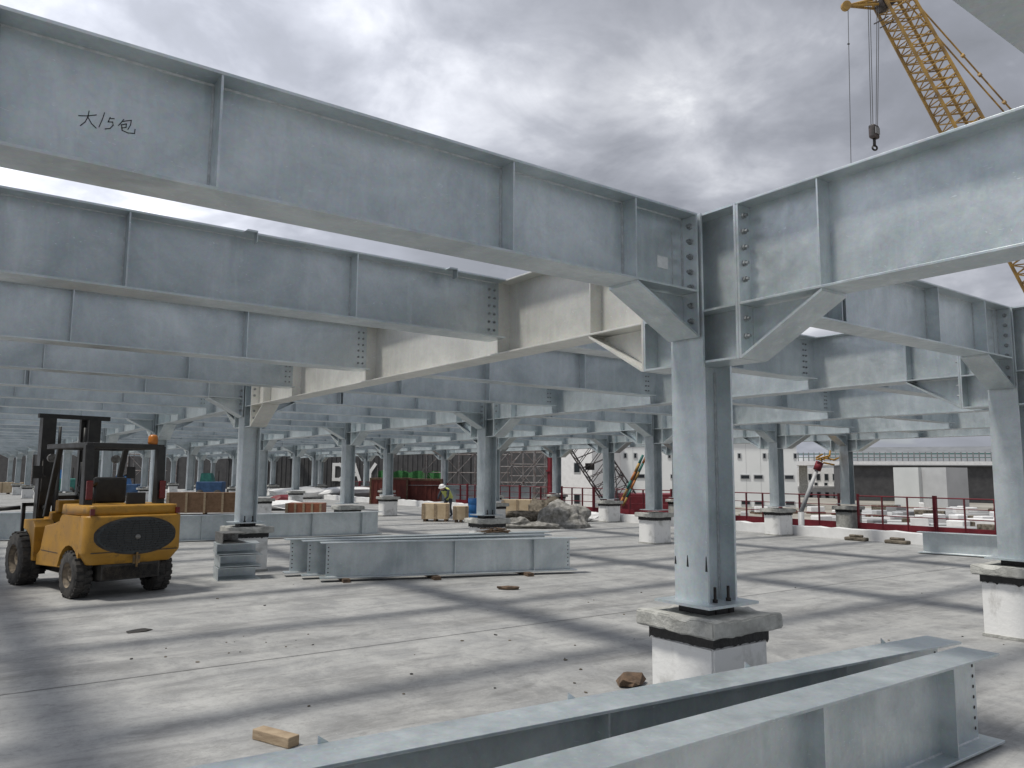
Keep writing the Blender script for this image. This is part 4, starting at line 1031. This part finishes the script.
# yard clutter beyond the barrier
rn = random.Random(21)
for k in range(64):
    px = rn.uniform(868, 1000) if k % 5 else rn.uniform(740, 860)
    u, v = gat(px, rn.uniform(33, 58))
    h = rn.uniform(.12, .5); a = rn.uniform(.4, 1.2); b_ = rn.uniform(.3, .8)
    mm = rn.choice([M['white'], M['clad_grey'], M['plaster'], M['white'], M['clad_mid'], M['rubble']])
    o = thing('wrapped_pallet', 'pale wrapped load on a pallet in the lower yard beyond the red barrier', 'pallet', (u, v, -.6), rn.random()*3, 'wrapped loads in the lower yard')
    MB().box(-a/2, a/2, -b_/2, b_/2, .12, .12+h).build('load', mm, o, bevel=.04)
    MB().box(-a/2-.03, a/2+.03, -b_/2-.03, b_/2+.03, 0, .118).build('pallet', M['lumber_brown'], o)
for k in range(10):
    a, b_ = gat(862-k*2, 34+k*2.3), gat(1010, 33+k*2.2)
    o = tag(MB().tube((*a, -.46), (*b_, -.46), .10, 10).build('pipe', M['clad_grey']), 'long pale pipe lying in the lower yard, %s beyond the barrier' % ORD[k+1], 'pipe', 'pipes in the lower yard')

# dark lattice crane boom and red crawler
def lattice(root, p0, p1, w0, w1, n, m, mlace, rc=.05, rl_=.025, side=None):
    p0, p1 = Vector(p0), Vector(p1); d = (p1-p0).normalized()
    s_ = (side or d.cross(Vector((0, 0, 1)))).normalized(); t_ = s_.cross(d).normalized()
    def c(k, a, b_): 
        f = k/n; w_ = w0+(w1-w0)*f; return p0.lerp(p1, f)+s_*a*w_/2+t_*b_*w_/2
    for a, b_ in ((-1, -1), (-1, 1), (1, -1), (1, 1)):
        MB().tube(c(0, a, b_), c(n, a, b_), rc, 6).build('chord', m, root)
    lc = []
    for k in range(n):
        for (a, b_), (a2, b2) in ((((-1, -1)), (1, -1)), ((-1, 1), (1, 1)), ((-1, -1), (-1, 1)), ((1, -1), (1, 1))):
            g_ = MB().tube(c(k, a, b_), c(k+1, a2, b2) if k % 2 else c(k+1, a2, b2), rl_, 5).tube(c(k+1, a, b_) if False else c(k, a2, b2), c(k+.5, a, b_), rl_, 5)
            lc.append(g_)
    allb = MB()
    for g_ in lc:
        allb.add(g_.v, g_.f)
    allb.build('lacing', mlace, root)
A0, A1 = at(628, 512, 40), at(555, 400, 40)
o = thing('crawler_crane', 'dark lattice crane boom leaning left in front of the white building', 'crane', (A0.x, A0.y, -1.6))
off = Vector((A0.x, A0.y, -1.6))
lattice(o, A0-off, A1-off, 1.5, 1.5, 12, M['crane_dark'], M['crane_dark'], .04, .02)
MB().box(-.5, 4.0, -1.5, 1.5, 1.3, 2.5, Matrix.Rotation(YAW-math.pi/2, 4, 'Z')).build('body', M['red'], o)
for sg in (-1, 1): MB().box(-2.2, 3.2, sg*1.6-.4, sg*1.6+.4, 0, 1.0, Matrix.Rotation(YAW-math.pi/2, 4, 'Z')).build('track', M['dark'], o)
for f in (.4, .75):
    pp = A0.lerp(A1, f)-off; MB().box(pp.x-.9, pp.x-.55, pp.y-.3, pp.y+.0, pp.z-.17, pp.z+.17).build('boom_box', M['dark'], o)
# striped hydraulic arm
A0, A1 = at(619, 506, 33), at(643, 455, 33); off = Vector((A0.x, A0.y, -1.6))
o = thing('drill_rig', 'orange and teal striped rig arm leaning right beyond the red barrier', 'rig', off)
for q_, sh in enumerate((0, .16)):
    w_ = rgt*sh
    for k in range(6):
        MB().tube(A0.lerp(A1, k/6)-off+w_, A0.lerp(A1, (k+1)/6)-off+w_, .05, 8).build('arm', [M['stripe_orange'], M['crane_yellow'], M['teal']][(k+q_) % 3], o)
B0, B1 = at(625, 500, 33.4), at(646, 470, 33.4)
MB().tube(B0-off, A1-off, .05, 6).build('ram', M['crane_dark'], o)
MB().box(-1.2, 1.4, -.8, .8, 0, 1.7).build('body', M['rust_red'], o, bevel=.06)
for k, x in enumerate((612, 604)):
    MB().tube(at(x, 448, 33)-off, A0-off, .02, 5).build('cable', M['rope'], o)
# white strut arm with yellow head
A0, A1 = at(801, 512, 27), at(818, 467, 27); off = Vector((A0.x, A0.y, -1.6))
o = thing('placing_boom', 'pale concrete placing arm with red collar and yellow head', 'pump arm', off)
MB().tube(A0-off, A1-off, .075, 10, .06).tube(Vector((0, 0, 0)), A0-off, .10, 10).build('arm', M['clad_grey'], o)
MB().tube(A1-off-(A1-A0).normalized()*.12, A1-off+(A1-A0).normalized()*.18, .13, 10).build('collar', M['red'], o)
hd = MB(); rn = random.Random(5)
for k in range(9):
    p_ = A1-off+Vector((rn.uniform(0, .4), -rn.uniform(0, .4), rn.uniform(.15, .45))); q_ = p_+Vector((rn.uniform(-.4, .4), rn.uniform(-.4, .4), rn.uniform(-.15, .2))); hd.tube(p_, q_, .03, 5)
hd.build('head', M['yellow'], o)
MB().box(-.9, .9, -.9, .9, 0, .5).build('base', M['rust_red'], o)

# big yellow crawler crane, top right
T, B = at(880, -22, 45), at(1136, 442, 45)
off = Vector((B.x, B.y, -1.6))
o = thing('lattice_crane', 'tall yellow lattice boom crane rising behind the bright girder at top right', 'crane', off)
side = rgt.copy()
lattice(o, B-off, T-off, 2.25, 1.55, 34, M['crane_yellow'], M['crane_yellow'], .085, .032, side=(T-B).cross(Vector((fwd.x, fwd.y, 0))).cross(T-B)) if False else lattice(o, B-off, T-off, 1.95, 1.45, 52, M['crane_yellow'], M['crane_yellow'], .10, .042, side=(T-B).cross(Vector((fwd.x, fwd.y, .25))))
# head with sheaves
hdv = at(846, 6, 45)-off; hn = at(885, 0, 45)-off
jb = MB()
for dz in (-.25, .25): jb.tube(hn+Vector((0, 0, dz)), hdv, .08, 6).tube(hn+fwd*.7+Vector((0, 0, dz)), hdv, .08, 6)
jb.tube(hdv-fwd*.15, hdv+fwd*.15, .28, 14).build('jib_head', M['crane_yellow'], o)
MB().tube(hn-fwd*.5+Vector((0, 0, -.2)), hn+fwd*.5+Vector((0, 0, -.2)), .42, 16).build('sheave', M['crane_dark'], o)
hk = at(874, 132, 45)-off
rp = MB()
for x, x2 in ((868, 871), (870, 873), (877, 876), (879, 877.5)): rp.tube(at(x, 2, 45)-off, at(x2, 128, 45)-off, .022, 5)
rp.build('hoist_rope', M['rope'], o)
MB().tube(at(848, 8, 45)-off, at(851.5, 190, 45)-off, .02, 5).tube(at(847.5, 44, 45)-off, at(849.5, 44, 45)-off, .05, 5).build('whip_line', M['rope'], o)
hb = MB().box(-.34, .34, -.2, .2, -.42, .42, Matrix.Translation(hk)).build('hook_block', M['crane_dark'], o, bevel=.12)
MB().tube(hk-Vector((.02, 0, .9)), hk-Vector((0, 0, .4)), .09, 8).ring(hk-Vector((0, 0, 1.0)), (fwd.x, fwd.y, 0), [(.1, -.05), (.2, 0), (.1, .05)], 12).build('hook', M['dark'], hb)
MB().box(hk.x-.25, hk.x+.2, hk.y-.26, hk.y-.21, hk.z-.2, hk.z+.2).build('cheek_plate', M['clad_mid'], hb)
pd = MB()
for k, (x, y) in enumerate([(0, 0)]):
    a_, b_ = at(903, -12, 46)-off, at(1150, 266, 46)-off
    pd.tube(a_, b_, .05, 6).tube(a_+fwd*.6, b_+fwd*.6, .05, 6)
    for f in (.25, .32, .42, .52, .6, .72): pp = a_.lerp(b_, f); pd.tube(pp-Vector((.1, 0, 0)), pp+Vector((.1, 0, -.05)), .12, 6)
pd.build('pendant', M['crane_yellow'], o)
Mz = Matrix.Rotation(YAW-math.pi/2, 4, 'Z')
MB().box(-1.5, 6, -1.7, 1.7, 1.6, 4.4, Mz).build('machinery_house', M['crane_yellow'], o)
MB().box(-2.2, -.2, -2.9, -1.75, 1.7, 4.0, Mz).build('cab', M['window'], o)
for sg in (-1, 1): MB().box(-3.8, 3.8, sg*2.6-.5, sg*2.6+.5, 0, 1.3, Mz).build('track', M['dark'], o)
for x, y in ((-.2, .25), (-.1, .6)):
    pp = at(880 if x < -.15 else 874, 28 if x < -.15 else 24, 45)-off
    MB().tube(pp, pp+rgt*.9+Vector((0, 0, .5)), .04, 5).build('walkway_bracket', M['crane_dark'], o)

# distant hills
for k, (a0_, a1_, dist, h) in enumerate([(-40, 20, 1500, 60), (10, 90, 1900, 70)]):
    n_ = 40; vs_ = []
    for i in range(n_+1):
        a = R(a0_+(a1_-a0_)*i/n_); hh = h*(.35+.5*abs(noise.noise(Vector((i*.17, k*3.1, 0)))*1.6))*math.sin(math.pi*i/n_)**.5
        x, y = CAM.x+math.cos(a)*dist, CAM.y+math.sin(a)*dist
        x2, y2 = CAM.x+math.cos(a)*(dist+500), CAM.y+math.sin(a)*(dist+500)
        vs_ += [(x, y, -2), (x+math.cos(a)*120, y+math.sin(a)*120, hh*.35), (x2, y2, -2)]
    tag(MB().add(vs_, [(3*i+a_, 3*i+3+a_, 3*i+4+a_, 3*i+1+a_) for i in range(n_) for a_ in (0, 1)], True).build('hills', mat('far hillside', (.10, .12, .13), (.14, .16, .17), .95, 0, .01)), kind='structure')
